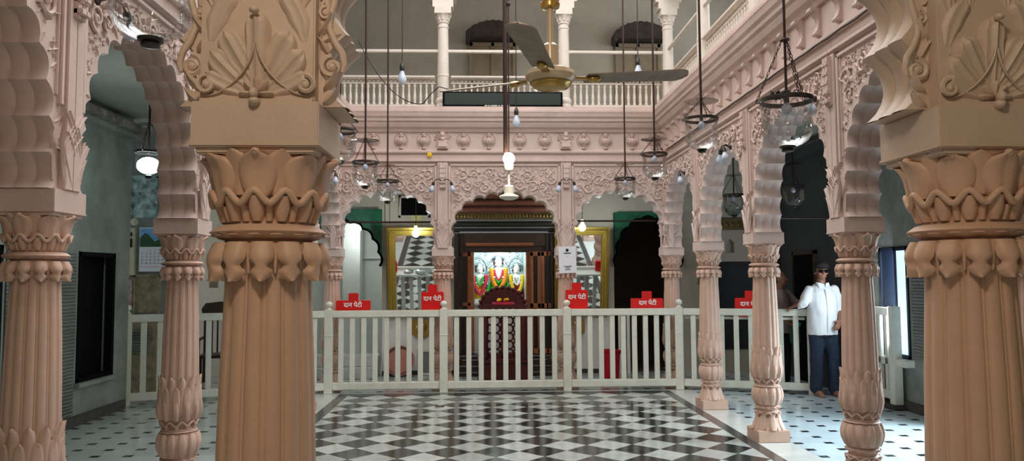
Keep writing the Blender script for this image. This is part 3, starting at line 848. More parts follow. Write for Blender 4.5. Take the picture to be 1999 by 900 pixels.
m = MB(); m.bx(4.96, 5.0, -1.6, 5.7, 0, .11); m.bx(4.96, 5.0, 7.7, 12.6, 0, .11); struct(m.build('baseboard_right', M['stone'], smooth=False))
# ribbed dado on the right wall near the window
m = MB(); m.bx(4.975, 5.0, 7.75, 8.60, .62, 1.95); struct(m.build('trim_3', M['ribbed'], smooth=False))
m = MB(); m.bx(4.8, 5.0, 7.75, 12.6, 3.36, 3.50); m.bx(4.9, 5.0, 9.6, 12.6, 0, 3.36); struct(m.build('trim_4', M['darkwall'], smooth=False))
h = RH[0]
w = bpy.data.objects.new('window_3', None); COL.objects.link(w); struct(w)
f = MB()
for a, b, c, d in ((h[0], h[0] + .045, h[2], h[3]), (h[1] - .045, h[1], h[2], h[3]), (h[0] + .25, h[0] + .30, h[2], h[3]), (h[0], h[1], h[3] - .045, h[3]), (h[0], h[1], h[2], h[2] + .045)): f.bx(4.985, 5.03, a, b, c, d)
f.build('window_frame', mat('dark_blue_frame', srgb(24, 34, 52), .4), w, bevel=.004)
f = MB(); f.bx(5.0, 5.012, h[0] + .045, h[0] + .25, h[2] + .045, h[3] - .045); f.build('pane', M['daylit_pane'], w, smooth=False)
f = MB(); f.bx(5.0, 5.012, h[0] + .30, h[1] - .045, h[2] + .045, h[3] - .045)
f.build('window_shutter', mat('blue_shutter', srgb(24, 38, 60), .5, var=.2), w, smooth=False)
f = MB(); f.bx(4.88, 5.05, h[0] - .06, h[1] + .06, h[2] - .09, h[2] - .005); f.build('window_sill', M['white_rail'], w, bevel=.006)
# door jambs of the open daylight door
d_ = bpy.data.objects.new('door_1', None); COL.objects.link(d_); struct(d_)
f = MB(); h = RH[1]
for a, b, c, e in ((h[0], h[0] + .08, 0, h[3]), (h[1] - .08, h[1], 0, h[3]), (h[0], h[1], h[3] - .08, h[3])): f.bx(4.97, 5.22, a, b, c, e)
f.build('door_frame', M['white_rail'], d_, bevel=.005)
# dark doorway behind the man
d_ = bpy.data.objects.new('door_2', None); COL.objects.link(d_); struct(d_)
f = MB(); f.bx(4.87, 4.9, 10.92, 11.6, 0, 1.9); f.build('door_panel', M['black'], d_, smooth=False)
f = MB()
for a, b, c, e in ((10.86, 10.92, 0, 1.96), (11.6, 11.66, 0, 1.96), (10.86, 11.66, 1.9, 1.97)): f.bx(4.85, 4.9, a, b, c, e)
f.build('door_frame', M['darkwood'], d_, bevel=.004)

# back wall with its openings
YB = 12.6
BH = [(-2.9, -1.63, 0, 2.72), (-.36, 1.13, 0, 2.95), (2.22, 3.35, 0, 2.66), (3.98, 4.9, .35, 1.83), (3.63, 3.75, 1.44, 1.68), (4.13, 4.27, 1.98, 2.22), (-4.44, -4.29, 1.44, 1.68)]
m = MB()
for a, b, c, d in holed(-6.2, 5.0, 0, ZC, BH): m.bx(a, b, YB, YB + .18, c, d)
bw = struct(m.build('wall_back', M['beige'], smooth=False))
for i, (x0, x1, z0, z1) in enumerate(BH[4:]):
    f = MB(); f.bx(x0 - .01, x1 + .01, YB + .13, YB + .18, z0 - .01, z1 + .01)
    xc = (x0 + x1) / 2
    f.prism([(x0 - .005, z1 - .09), (x0 - .005, z1 + .002), (x1 + .005, z1 + .002), (x1 + .005, z1 - .09), (x1 - .02, z1 - .05), (xc, z1 - .01), (x0 + .02, z1 - .05)], YB, YB + .1)
    f.build('wall_niche', M['beige'], bw, smooth=False)
m = MB(); m.bx(3.9, 4.95, YB + .17, YB + .22, .3, 1.9); struct(m.build('wall_recess_back', M['darkwall'], smooth=False))
m = MB(); m.bx(3.88, 4.98, YB - .03, YB + .02, 1.83, 1.90); struct(m.build('trim_5', M['beige'], bevel=.004))
m = MB(); m.bx(4.72, 4.9, 12.2, 12.6, 0, ZC); struct(m.build('wall_pilaster', mat('brown_paint', srgb(92, 70, 62), .6), smooth=False))
# dark carved lintel panel above the niches on the right
m = MB(); m.bx(3.98, 4.72, YB - .03, YB + .01, 2.36, 2.55)
for k in range(7): m.ell((4.04 + k * .10, YB - .03, 2.45), (.035, .02, .05), 10, 6)
pnl = tag(m.build('carved_frieze', M['olive'], bevel=0), 'dark gilt carved frieze high on the beige wall, above the pointed niche', 'carved panel')
m = MB()
for k in range(2):
    pts = []
    for i in range(26):
        t = i / 25; r = .13 * (1 - .8 * t); a = PI * .5 + (1 if k else -1) * t * 3.2 * PI
        pts.append((4.22 + k * .28 + r * math.cos(a), YB - .02, 2.70 + r * math.sin(a)))
    m.tube(pts, .014, 6)
m.build('scroll_crest', M['greywall'], pnl)
# white lit side room behind the left opening, dark room behind the right one, shrine chamber
m = MB(); m.bx(-3.6, -3.5, YB + .18, 14.5, 0, 2.9); m.bx(-3.6, -1.0, 14.4, 14.5, 0, 2.9); m.bx(-1.1, -1.0, YB + .18, 14.4, 0, 2.9); m.bx(-3.6, -1.0, YB + .18, 14.5, 2.9, 3.0); m.bx(-3.5, -1.1, YB + .15, 14.4, -.1, 0)
m.bx(-2.45, -2.15, 13.6, 13.9, 0, 2.9); m.bx(-3.5, -1.1, 14.3, 14.4, 1.95, 2.0)
struct(m.build('wall_side_room', mat('white_limewash', srgb(226, 228, 222), .7, var=.05), smooth=False))
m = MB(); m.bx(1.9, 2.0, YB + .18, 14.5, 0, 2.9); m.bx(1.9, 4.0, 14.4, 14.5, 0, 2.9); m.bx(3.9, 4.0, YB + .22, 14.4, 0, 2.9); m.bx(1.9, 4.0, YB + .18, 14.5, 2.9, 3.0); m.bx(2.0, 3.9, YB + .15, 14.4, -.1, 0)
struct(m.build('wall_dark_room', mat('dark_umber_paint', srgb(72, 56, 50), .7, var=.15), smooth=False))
# green scalloped heads
def green_head(xc, half, zs, rise, zt, nm):
    out, nor = outline(half, rise, 9, 2.2, zs, depth=.22)
    L = 2 * (half + .03)
    per = []
    for (u, z) in out:
        dz = max(z - zs, 1e-6); k = min((L / 2) / max(abs(u), 1e-6), (zt - zs) / dz); per.append((u * k, zs + (z - zs) * k))
    per[0] = (L / 2, zs); per[-1] = (-L / 2, zs)
    for sx in (1, -1):
        i = min(range(len(per)), key=lambda i: (per[i][0] - sx * L / 2) ** 2 + (per[i][1] - zt) ** 2); per[i] = (sx * L / 2, zt)
    m = MB(); f, b = -.03, .03
    m.grid([[(u, f, z) for u, z in out], [(u, f, z) for u, z in per]]); m.grid([[(u, b, z) for u, z in per], [(u, b, z) for u, z in out]]); m.grid([[(u, f, z) for u, z in out], [(u, b, z) for u, z in out]])
    o = tag(m.build('arch_screen', M['green'], loc=(xc, YB - .04, 0), smooth=False), nm, 'arch screen')
    m = MB(); m.tube([(u, f - .005, z) for u, z in out], .022, 6); m.build('screen_edge', M['black'], o)
    return o
green_head(-2.26, .60, 1.78, .70, 2.72, 'green scalloped arch screen before the lit white room')
green_head(2.785, .53, 1.75, .78, 2.66, 'green scalloped arch screen above the dark doorway')

# iron tie rods
for k, z in ((0, 2.40), (2, 2.41)):
    m = MB(); m.tube([(XF[k] + .15, YF + .2, z), (XF[k + 1] - .15, YF + .2, z)], .014, 8)
    struct(m.build('trim_tie_rod', M['iron']))
m = MB(); m.tube([(2.9, 10.2, 2.37), (4.98, 10.2, 2.37)], .014, 8); struct(m.build('trim_tie_rod', M['iron']))

# ------------------------------------------------------------------ shrine
sh = thing('shrine_doorway', 'dark carved wooden shrine doorway under a stepped canopy in the middle of the back wall', 'shrine', (0, 0, 0))
M['redwood'] = mat('red_brown_carved_wood', srgb(128, 78, 58), .35, var=.2, vscale=5)
M['greyline'] = mat('light_grey_strip', srgb(128, 130, 122), .35, .4, var=.15)  # plain light grey lines between the canopy courses
M['darkgreen'] = mat('dark_green_black_lacquer', srgb(38, 42, 38), .25, var=.2)
def course(nm, z0, z1, pr, mt, round_=True):
    m = MB(); m.bx(-.44, 1.21, 12.40 - pr * .6, YB + .1, z0, z1)
    if round_: m.tube([(-.44, 12.40 - pr * .6, (z0 + z1) / 2), (1.21, 12.40 - pr * .6, (z0 + z1) / 2)], (z1 - z0) * .46, 14)
    m.build(nm, mt, sh)
course('canopy_course', 2.865, 3.03, .22, M['redwood']); course('canopy_course', 2.755, 2.855, .18, M['redwood']); course('canopy_course', 2.64, 2.745, .14, M['redwood'])
course('grey_strip', 2.50, 2.53, .12, M['greyline'], False); course('lacquer_course', 2.41, 2.50, .10, M['darkgreen']); course('grey_strip', 2.385, 2.405, .10, M['greyline'], False)
course('lacquer_course', 2.335, 2.385, .06, M['darkgreen']); course('grey_strip', 2.305, 2.32, .06, M['greyline'], False); course('lintel', 2.10, 2.305, .0, M['darkwood'], False); m = MB(); m.bx(-.24, .86, 12.36, 12.42, 2.095, 2.15); m.bx(-.22, .84, 12.34, 12.37, 2.11, 2.135); m.build('wood_strip', M['wood'], sh, bevel=.005)
m = MB()
for k in range(30): m.ell((-.42 + k * .0555, 12.29, 2.585), (.022, .022, .034), 8, 6)
m.bx(-.43, 1.20, 12.30, YB, 2.54, 2.63); m.build('gilt_bead_course', M['olive'], sh)
for (a, o) in ((-.40, .07), (-.33, .03)):
    for a_ in (a, .77 - a - .03):
        m = MB(); m.bx(a_, a_ + .03, 12.40 - o, 12.5, .33, 2.30); m.build('frame_strip', M['darkgreen'], sh, bevel=.004)
m = MB()
for (a, b) in ((-.44, -.36), (1.13, 1.21)): m.bx(a, b, 12.38, YB + .1, 0, 2.1)
m.bx(-.36, -.20, 12.48, YB + .1, 0, 2.1); m.bx(.80, 1.13, 12.56, YB + .1, 0, 2.1)
m.bx(-.36, 1.13, 12.44, YB + .08, 2.0, 2.10); m.build('door_jamb', M['darkwood'], sh, bevel=.008)
m = MB()
for (a, b) in ((-.17, -.115), (.745, .80)): m.bx(a, b, 12.46, YB + .1, .35, 2.06)
m.bx(-.17, .80, 12.46, YB + .1, 2.02, 2.08); m.bx(-.36, -.30, 12.45, 12.5, .35, 2.0); m.bx(-.22, -.17, 12.45, 12.5, .35, 2.0); m.bx(-.36, -.17, 12.45, 12.5, 1.93, 2.0); m.bx(-.36, -.17, 12.45, 12.5, 1.12, 1.18)
m.build('inner_frame', M['wood'], sh, bevel=.006)
lf = MB()
def panel_leaf(x0, x1, y, mat_f, mat_p, parent, nm):
    f = MB()
    for a, b in ((x0, x0 + .055), (x1 - .055, x1)): f.bx(a, b, y - .03, y + .01, .35, 2.0)
    for c, d in ((.35, .43), (1.08, 1.16), (1.93, 2.0)): f.bx(x0, x1, y - .03, y + .01, c, d)
    o = f.build(nm, mat_f, parent, bevel=.004)
    g = MB(); g.bx(x0 + .05, x1 - .05, y - .005, y + .005, .4, 1.96)
    for k in range(4): g.bx(x0 + .055 + (x1 - x0 - .11) * (k + .5) / 4 - .012, x0 + .055 + (x1 - x0 - .11) * (k + .5) / 4 + .012, y - .02, y, .43, 1.93)
    g.build('door_panel', mat_p, o, smooth=False)
panel_leaf(.80, .98, 12.42, M['wood'], M['darkwood'], sh, 'door_leaf'); panel_leaf(.98, 1.20, 12.40, M['wood'], M['darkwood'], sh, 'door_leaf')
m = MB(); m.bx(-.44, 1.21, 12.28, YB + .1, 0, .33)
for zz in (.06, .16, .26, .32): m.tube([(-.44, 12.28, zz), (1.21, 12.28, zz)], .022, 8)
for x in (-.36, 1.12):
    m.ell((x, 12.25, .27), (.05, .05, .05))
m.build('plinth', M['darkwood'], sh)
# silver chamber
m = MB(); y0, y1 = YB + .1, 13.55
m.bx(-.17, -.115, y0, y1, .3, 2.2); m.bx(.745, .80, y0, y1, .3, 2.2); m.bx(-.17, .80, y1, y1 + .05, .3, 2.2); m.bx(-.17, .80, y0, y1, 2.15, 2.2); m.bx(-.17, .80, YB + .0, y1, .30, .36)
sc = m.build('silver_chamber', M['silver'], sh, smooth=False)
m = MB()
rg = random.Random(4)
for (cx, w) in ((-.04, .15), (.30, .20), (.63, .15)):
    pts = [(cx + w * math.cos(PI * i / 20), y1 - .01, 1.72 + .22 * math.sin(PI * i / 20)) for i in range(21)]
    m.tube([(cx + w, y1 - .01, 1.2)] + pts + [(cx - w, y1 - .01, 1.2)], .018, 7)
    m.lathe([(.0, 1.985 if w > .16 else 1.86), (.05, 1.97 if w > .16 else 1.845), (.10, 1.94 if w > .16 else 1.815), (.105, 1.93 if w > .16 else 1.805)], 16, (cx, y1 - .12, 0), cap=False)
for k in range(5):
    cx = -.1 + k * .2
    m.tube([(cx + .1 * math.cos(PI + PI * i / 12), y1 - .02, 2.14 + .09 * math.sin(PI + PI * i / 12)) for i in range(13)], .016, 6)
for k in range(90):
    x, zz = rg.uniform(-.1, .73), rg.uniform(1.2, 2.1)
    m.ell((x, y1, zz), (.02, .012, .02), 7, 4)
m.build('repousse_backdrop', M['silver'], sc, angle=60)
m = MB(); m.bx(-.115, .745, YB + .25, y1, .36, 1.12); m.bx(-.115, .745, YB + .18, y1, 1.12, 1.16); m.bx(-.115, .745, YB + .36, y1, 1.16, 1.22)
m.build('altar_step', M['marble'], sc, bevel=.006)
# statues
def statue(x, y, zb, hgt, lab, dress):
    k = hgt / .70
    r = thing('marble_statue', lab, 'statue', (x, y, zb), scale=k); r.scale = (k * 1.22, k * 1.15, k)
    m = MB()
    m.lathe([(.10, 0), (.115, .02), (.10, .06), (.09, .20), (.085, .30), (.075, .36), (.088, .42), (.098, .47), (.085, .51), (.04, .535), (.032, .55)], 20, mod=lambda r_, z_, a: r_ * (1 - .35 * abs(math.sin(a)) ** 2))
    m.ell((0, -.005, .595), (.045, .048, .056)); m.ell((0, -.052, .592), (.008, .012, .012), 8, 6)
    for sx in (-1, 1): m.ell((sx * .046, 0, .59), (.008, .014, .02), 8, 6)
    for sx in (-1, 1):
        m.tube([(sx * .095, 0, .49), (sx * .125, -.02, .40), (sx * .12, -.06, .33), (sx * .07, -.10, .36)], [.03, .026, .022, .016], 8); m.ell((sx * .06, -.108, .365), (.018, .018, .022), 8, 6)
    m.build('body', M['marble'], r, angle=60)
    m = MB(); m.lathe([(.052, .62), (.056, .635), (.048, .65), (.045, .68), (.034, .71), (.018, .735), (.006, .75)], 18); m.build('crown', M['marble'], r)
    for sx in (-1, 1):
        m = MB(); m.ell((sx * .056, .028, .615), (.018, .014, .045), 10, 7); m.build('ear_ornament', M['maroon'], r)
    m = MB(); m.lathe([(.125, .0), (.13, .02), (.12, .10), (.11, .22), (.10, .30), (.085, .33)], 28, mod=lambda r_, z_, a: r_ * (1 - .25 * abs(math.sin(a)) ** 2 + .05 * math.sin(a * 12)))
    m.build('robe', dress[0], r)
    def garland(w, dz, ztop, rad, mm, nm):
        g = MB(); pts = []
        for i in range(31):
            t = -1 + 2 * i / 30
            pts.append((w * math.sin(t * PI / 2) * (1 if abs(t) < .99 else 1), -.085 - .03 * (1 - t * t), ztop - dz * (1 - abs(t) ** 1.35)))
        for p in pts:
            g.ell(p, (rad,) * 3, 8, 5)
        g.build(nm, mm, r, angle=80)
    garland(.10, .36, .50, .034, dress[1], 'garland'); garland(.055, .17, .49, .016, dress[2], 'garland')
    g = MB()
    for sx in (-1, 1):
        for i in range(5): g.ell((sx * (.10 + .008 * i), -.02, .50 - .03 * i), (.024, .024, .024), 8, 5)
    g.build('shoulder_flowers', dress[1], r, angle=80)
    return r
zb = 1.22
statue(.305, 13.2, zb, .70, 'tallest marble idol with crown, orange garland and spread green cloth', (M['greencloth'], M['orange'], M['rose']))
statue(.62, 13.2, zb - .04, .60, 'marble idol with a yellow marigold garland and crimson cloth', (M['redcloth'], M['yellow'], M['marble']))
statue(-.02, 13.2, zb - .04, .60, 'marble idol with green and red sash and yellow flowers at its feet', (M['yellow'], M['rose'], M['greencloth']))
m = MB()
for sx in (-1, 1):
    m.grid([[(.305 + sx * (.05 + (.05 + .12 * s) * t), 13.10 - .02 * math.sin(t * 9), zb + .42 - .30 * s) for t in [j / 8 for j in range(9)]] for s in [i / 6 for i in range(7)]])
tag(m.build('green_shawl', M['greencloth']), 'green shawl spreading down on both sides of the tallest idol', 'shawl')

# ------------------------------------------------------------------ mirrors on the back wall
def mirror(xc, w, z0, hgt, lab, rail=None):
    r = thing('gold_mirror', lab, 'mirror', (xc, YB - .03, z0)); r.rotation_euler = (math.radians(10.4), 0, 0)
    m = MB(); m.bx(-w / 2 + .11, w / 2 - .11, -.04, -.03, .11, hgt - .11); m.build('mirror_glass', M['mirror'], r, smooth=False)
    m = MB()
    for k, (o, pr, t) in enumerate(((0, .05, .036), (.036, .08, .036), (.072, .06, .036), (.108, .045, .022))):
        m.bx(-w / 2 + o, -w / 2 + o + t, -pr, 0, o, hgt - o); m.bx(w / 2 - o - t, w / 2 - o, -pr, 0, o, hgt - o)
        m.bx(-w / 2 + o, w / 2 - o, -pr, 0, o, o + t); m.bx(-w / 2 + o, w / 2 - o, -pr, 0, hgt - o - t, hgt - o)
    m.build('gilt_frame', M['gold'], r, bevel=.005)
    m = MB(); m.bx(-w / 2 + .08, w / 2 - .08, -.03, -.0, .08, hgt - .08); m.build('backing', M['darkwood'], r, smooth=False)
    return r
mirror(-1.07, .88, .95, 1.47, 'large gold-framed mirror leaning out between the lit room and the shrine')
mirror(1.65, .88, .95, 1.47, 'large gold-framed mirror leaning out between the shrine and the dark doorway')
m = MB(); 
for x, lab in ((-.98, 'brass shield plaque low under the gold mirror, above the small white frame'), (1.55, 'brass shield plaque low under the gold mirror by the red bucket')):
    m = MB(); m.prism([(-.16, .30), (-.16, .08), (-.07, .0), (.07, .0), (.16, .08), (.16, .30)], YB - .05, YB - .0)
    m.ell((0, YB - .05, .17), (.09, .03, .09), 14, 8)
    tag(m.build('brass_plaque', M['brass'], loc=(x, 0, .60), bevel=.008), lab, 'plaque')
# small high window on back wall
w = bpy.data.objects.new('window_4', None); COL.objects.link(w); struct(w)
f = MB(); 
for a, b, c, d in ((-1.36, -1.32, 2.58, 2.95), (-.88, -.84, 2.58, 2.95), (-1.36, -.84, 2.58, 2.62), (-1.36, -.84, 2.91, 2.95)): f.bx(a, b, YB - .02, YB + .02, c, d)
f.build('window_frame', M['beige'], w, bevel=.004); f = MB(); f.bx(-1.34, -.86, YB - .008, YB + .01, 2.6, 2.93); f.build('window_pane', M['black'], w, smooth=False)
# wall panel mouldings behind the arch
m = MB(); m.bx(-1.58, -1.55, YB - .02, YB, 0, 3.0); m.bx(-1.50, -1.48, YB - .02, YB, 2.45, 3.0); struct(m.build('trim_6', M['beige'], smooth=False))

# ------------------------------------------------------------------ fence
def fence(p0, p1, n, lab, post0=True, post1=False, name='fence_section', ledge=0, fin=(1, 1), wide=True):
    p0, p1 = Vector((*p0, 0)), Vector((*p1, 0)); d = p1 - p0; L = d.length; ang = math.atan2(d.y, d.x)
    r = thing(name, lab, 'fence', p0, ang, group='white wooden fence')
    a = .055 if post0 else 0; b = L - .055
    m = MB(); m.bx(a, b, -.035, .035, 1.04, 1.135); m.build('top_rail', M['white_rail'], r, bevel=.008)
    m = MB(); m.bx(a, b, -.035, .035, .05, .15); m.build('bottom_rail', M['white_rail'], r, bevel=.008)
    if ledge:
        m = MB(); m.bx(a + .02, b - .02, .036, .125, ledge - .035, ledge)
        if wide: m.bx(L * .35, L * .75, .11, .30, ledge - .035, ledge)
        m.build("ledge", M['white_rail'], r, bevel=.004)
    m = MB(); m.bx(-.035, .035, -.02, .02, .15, 1.04); me = m.mesh('baluster', M['white_rail'], bevel=.006)
    for i in range(n): obj('baluster', me, r, (a + (b - a) * (i + .72) / (n + .44), 0, 0))
    for x, fi in ([(0, fin[0])] if post0 else []) + ([(L, fin[1])] if post1 else []):
        m = MB(); m.bx(x - .055, x + .055, -.055, .055, 0, 1.15); m.bx(x - .06, x + .06, -.06, .06, .78, .80)
        po = m.build('post', M['white_rail'], r, bevel=.006)
        if not fi: continue
        m = MB(); m.lathe([(.03, 1.14), (.04, 1.155), (.026, 1.17), (.022, 1.18), (.042, 1.195), (.05, 1.22), (.042, 1.245), (.02, 1.26), (.0, 1.265)], 16, (x, 0, 0)); m.build('finial', M['white_rail'], po)
    return r
FP = [(-4.47, 9.83), (-2.10, 10.62), (-.52, 10.66), (1.205, 10.68), (2.795, 10.66), (4.42, 10.05)]
fence(FP[0], FP[1], 12, 'white fence section below the calendar, running to the grey wall')
fence(FP[1], FP[2], 9, 'white fence section in front of the copper plate standing on edge', ledge=1.085)
fence(FP[2], FP[3], 9, 'white fence section in front of the maroon book stand')
fence(FP[3], FP[4], 9, 'white fence section in front of the red bucket', ledge=1.085)
fence(FP[4], FP[5], 8, 'white fence section ending beside the man in the white shirt', True, True, ledge=1.02, wide=False)
g = fence((4.90, 9.50), (4.90, 8.86), 3, 'white gate leaf swung open against the grey wall under the blue window', True, True, 'gate_leaf', fin=(1, 0))
g.location.z = .06
m = MB(); m.box((4.89, 9.18, .03), (.16, .84, .06)); tag(m.build('stone_block', M['stone'], bevel=.015), 'dark stone kerb block under the open white gate leaf', 'stone block')

# donation boxes on a plank behind the fence
def text_obj(body, size, mat_, parent, loc, rot, name='lettering', ext=.002, devanagari=False, bold=0):
    cu = bpy.data.curves.new(name, 'FONT'); cu.body = body; cu.size = size; cu.align_x = 'CENTER'; cu.align_y = 'CENTER'; cu.extrude = ext; cu.offset = bold
    t = bpy.data.objects.new('tmp_text', cu); COL.objects.link(t)
    bpy.context.view_layer.update()
    me = bpy.data.meshes.new_from_object(t.evaluated_get(bpy.context.evaluated_depsgraph_get()))
    bpy.data.objects.remove(t); me.name = name; me.materials.clear(); me.materials.append(mat_)
    o = obj(name, me, parent, loc); o.rotation_euler = rot
    return o
def donation_box(x, y, w, h, zb, lab, rz=0):
    r = thing('donation_box', lab, 'donation box', (x, y, zb), rz, 'red donation boxes along the fence')
    m = MB(); m.bx(-w / 2, w / 2, -.048, .048, 0, h); m.build('box_body', M['red'], r, bevel=.008)
    m = MB(); m.bx(-.065, .065, -.04, .04, h - .005, h + .10); m.build('coin_neck', M['red'], r, bevel=.006)
    m = MB(); m.bx(-.045, .045, -.006, .006, h + .098, h + .103); m.build('coin_slot', M['black'], r, smooth=False)
    text_obj('दान पेटी', .085, M['white'], r, (.0, -.0505, h * (.68 if h > .22 else .66)), (PI / 2, 0, 0), bold=.0018)
    return r
donation_box(-1.785, 10.745, .47, .188, 1.085, 'low wide red donation box beside the lit white room')
donation_box(-.68, 10.745, .31, .30, 1.085, 'tall red donation box between the gold mirror and the shrine')
donation_box(1.355, 10.755, .31, .315, 1.085, 'tall red donation box below the white paper notice')
donation_box(2.36, 10.755, .45, .19, 1.085, 'low wide red donation box before the dark doorway')
donation_box(3.72, 10.40, .40, .26, 1.02, 'red donation box half hidden by the second column, near the person in pink', math.atan2(-.61, 1.62))
# steel plates on the counter
for x, rr, lab in ((-1.33, .09, 'small steel plate on the counter beside the wide red box'), (-1.06, .15, 'steel plate on the counter in front of the gold mirror')):
    m = MB(); m.lathe([(0, 0), (rr * .8, 0), (rr, .018), (rr * .98, .02), (rr * .78, .006), (0, .006)], 28)
    tag(m.build('steel_plate', mat('steel', srgb(210, 215, 215), .15, .9), loc=(x, 10.80, 1.085)), lab, 'plate')

# ------------------------------------------------------------------ things behind the fence
# maroon book stand
bs = thing('book_stand', 'maroon carved wooden book stand with arched headboard before the shrine', 'book stand', (.335, 11.55, 0))
m = MB(); m.bx(-.36, .36, -.25, .25, 0, .30); m.bx(-.39, .39, -.28, .28, .30, .35); m.bx(-.39, .39, -.28, .28, 0, .05); m.build('base_chest', M['maroon'], bs, bevel=.01)
for sx in (-1, 1):
    m = MB(); m.bx(sx * .29 - .06, sx * .29 + .06, -.20, .20, .35, 1.08); m.lathe([(.05, .35), (.07, .45), (.05, .6), (.07, .8), (.05, 1.0)], 14, (sx * .29, -.22, 0)); m.build('side_panel', M['maroon'], bs, bevel=.006)
m = MB(); m.bx(-.30, .30, -.18, .20, 1.06, 1.11); m.bx(-.24, .24, -.02, .02, .35, .42); m.bx(-.035, .035, -.02, .02, .35, 1.06); m.build('shelf', M['maroon'], bs, bevel=.006)
m = MB()
for i in range(5):
    for j in range(6):
        x, z = -.2 + i * .1, .42 + j * .115
        m.tube([(x + .05 * math.cos(2 * PI * k / 10), 0, z + .056 * math.sin(2 * PI * k / 10)) for k in range(10)], .014, 5, closed=True)
m.build('lattice', M['maroon'], bs)
m = MB(); m.prism([(.36 * math.cos(PI * i / 24), 1.08 + .28 * math.sin(PI * i / 24)) for i in range(25)], .19, .24)
for i in range(13): m.ell((.35 * math.cos(PI * i / 12), .20, 1.08 + .275 * math.sin(PI * i / 12)), (.035, .03, .035), 10, 6)
m.build('headboard', M['maroon'], bs)
m = MB(); m.box((0, 0, .02), (.32, .22, .04)); bk = tag(m.build('book', M['redcloth'], loc=(.335, 11.50, 1.172), bevel=.006), 'crimson-bound holy book lying on the maroon stand', 'book')
bs.scale.z = 1.055
m = MB(); m.box((0, 0, .018), (.325, .205, .022)); m.build('page_block', M['paper'], bk, smooth=False)
for i, x in enumerate((-.055, .05)):
    m = MB()
    for k in range(14): m.ell((random.uniform(-.03, .03), random.uniform(-.03, .03), .018 + random.uniform(0, .03)), (.018, .018, .014), 8, 5)
    tag(m.build('marigold', M['yellow'], loc=(.335 + x, 11.50, 1.212), angle=80), ('yellow marigold heap on the holy book, nearer the copper plate', 'yellow marigold heap on the holy book, nearer the red bucket')[i], 'flower')
# copper plate standing on edge
m = MB(); m.lathe([(0, 0), (.20, 0), (.235, .03), (.25, .03), (.25, .022), (.205, -.012), (0, -.012)], 40)
cp = tag(m.build('copper_plate', M['copper'], loc=(-1.32, 12.33, .249)), 'large round copper plate stood on edge against the back wall', 'plate'); cp.rotation_euler = (PI / 2 - .35, 0, 0)
cp.location = (-1.32, 12.42, .245)
# small white arched frame by the wall
wf = MB(); 
for a, b, c, d in ((-.17, -.13, 0, .42), (.13, .17, 0, .42), (-.17, .17, .38, .42), (-.17, .17, 0, .04)): wf.bx(a, b, -.02, .02, c, d)
o = tag(wf.build('small_frame', M['white_rail'], loc=(-.86, 12.5, 0), bevel=.006), 'small white frame with a grey arch standing on the floor beside the copper plate', 'frame')
wf = MB(); wf.bx(-.13, .13, -.005, .005, .04, .38); wf.build('frame_panel', M['greywall'], o, smooth=False)
# marble cladding low on back wall
m = MB(); m.bx(-1.62, -.46, YB - .012, YB, .05, 1.0); m.bx(1.24, 2.2, YB - .012, YB, .05, 1.0); struct(m.build('trim_7', M['marble'], smooth=False))
m = MB(); m.bx(-1.62, -.46, YB - .02, YB, 0, .07); m.bx(1.3, 2.2, YB - .02, YB, 0, .07); struct(m.build('baseboard_back', M['stone'], smooth=False))
# marble step to the lit room
m = MB(); m.bx(-2.85, -1.66, 12.1, 12.75, 0, .17); m.bx(-2.85, -1.66, 12.35, 12.75, .17, .34); struct(m.build('floor_step', M['slab'], bevel=.008))
# bucket
bk = thing('bucket', 'bright red plastic bucket on the floor behind the fence', 'bucket', (2.03, 12.0, 0), scale=1.2)
m = MB(); m.lathe([(.115, 0), (.12, .005), (.135, .34), (.145, .345), (.145, .36), (.132, .36), (.118, .02), (0, .02)], 28); m.build('bucket_body', M['redplastic'], bk)
m = MB(); m.tube([(.14 * math.cos(PI * i / 16), -.02 - .05 * math.sin(PI * i / 16), .35 - .10 * math.sin(PI * i / 16)) for i in range(17)], .005, 6); m.build('bucket_handle', M['rim'], bk)
# white pipes standing by the dark doorway
for i, (x, h_) in enumerate(((2.28, 1.0), (2.42, 1.0))):
    m = MB(); m.tube([(x, 12.45, 0), (x, 12.45, h_)], .03, 10); tag(m.build('pipe', M['white_rail']), ('white upright pipe nearer the red bucket, by the dark doorway', 'white upright pipe farther from the red bucket, by the dark doorway')[i], 'pipe')
# paper notice on pier
m = MB(); m.bx(-.125, .125, -.004, .004, -.19, .19); no_ = tag(m.build('paper_notice', M['paper'], loc=(1.235, YF - .165, 1.83), smooth=False), 'white paper notice taped to the column above the tall red box', 'notice')
no_.rotation_euler = (math.radians(3), math.radians(-2), 0)
m = MB(); m.lathe([(0, 0), (.022, 0), (.022, .002), (0, .002)], 16, (0, 0, 0)); q = m.build('printed_emblem', M['darkcloth'], no_, loc=(0, -.0045, .135)); q.rotation_euler[0] = PI / 2
m = MB(); m.bx(-.05, .05, -.006, -.004, .085, .10); m.bx(-.06, .06, -.006, -.004, -.10, -.09); m.bx(-.03, .03, -.006, -.004, -.12, -.11); m.bx(-.04, .04, -.006, -.004, -.145, -.135); m.build('printed_lines', M['darkwall'], no_, smooth=False)

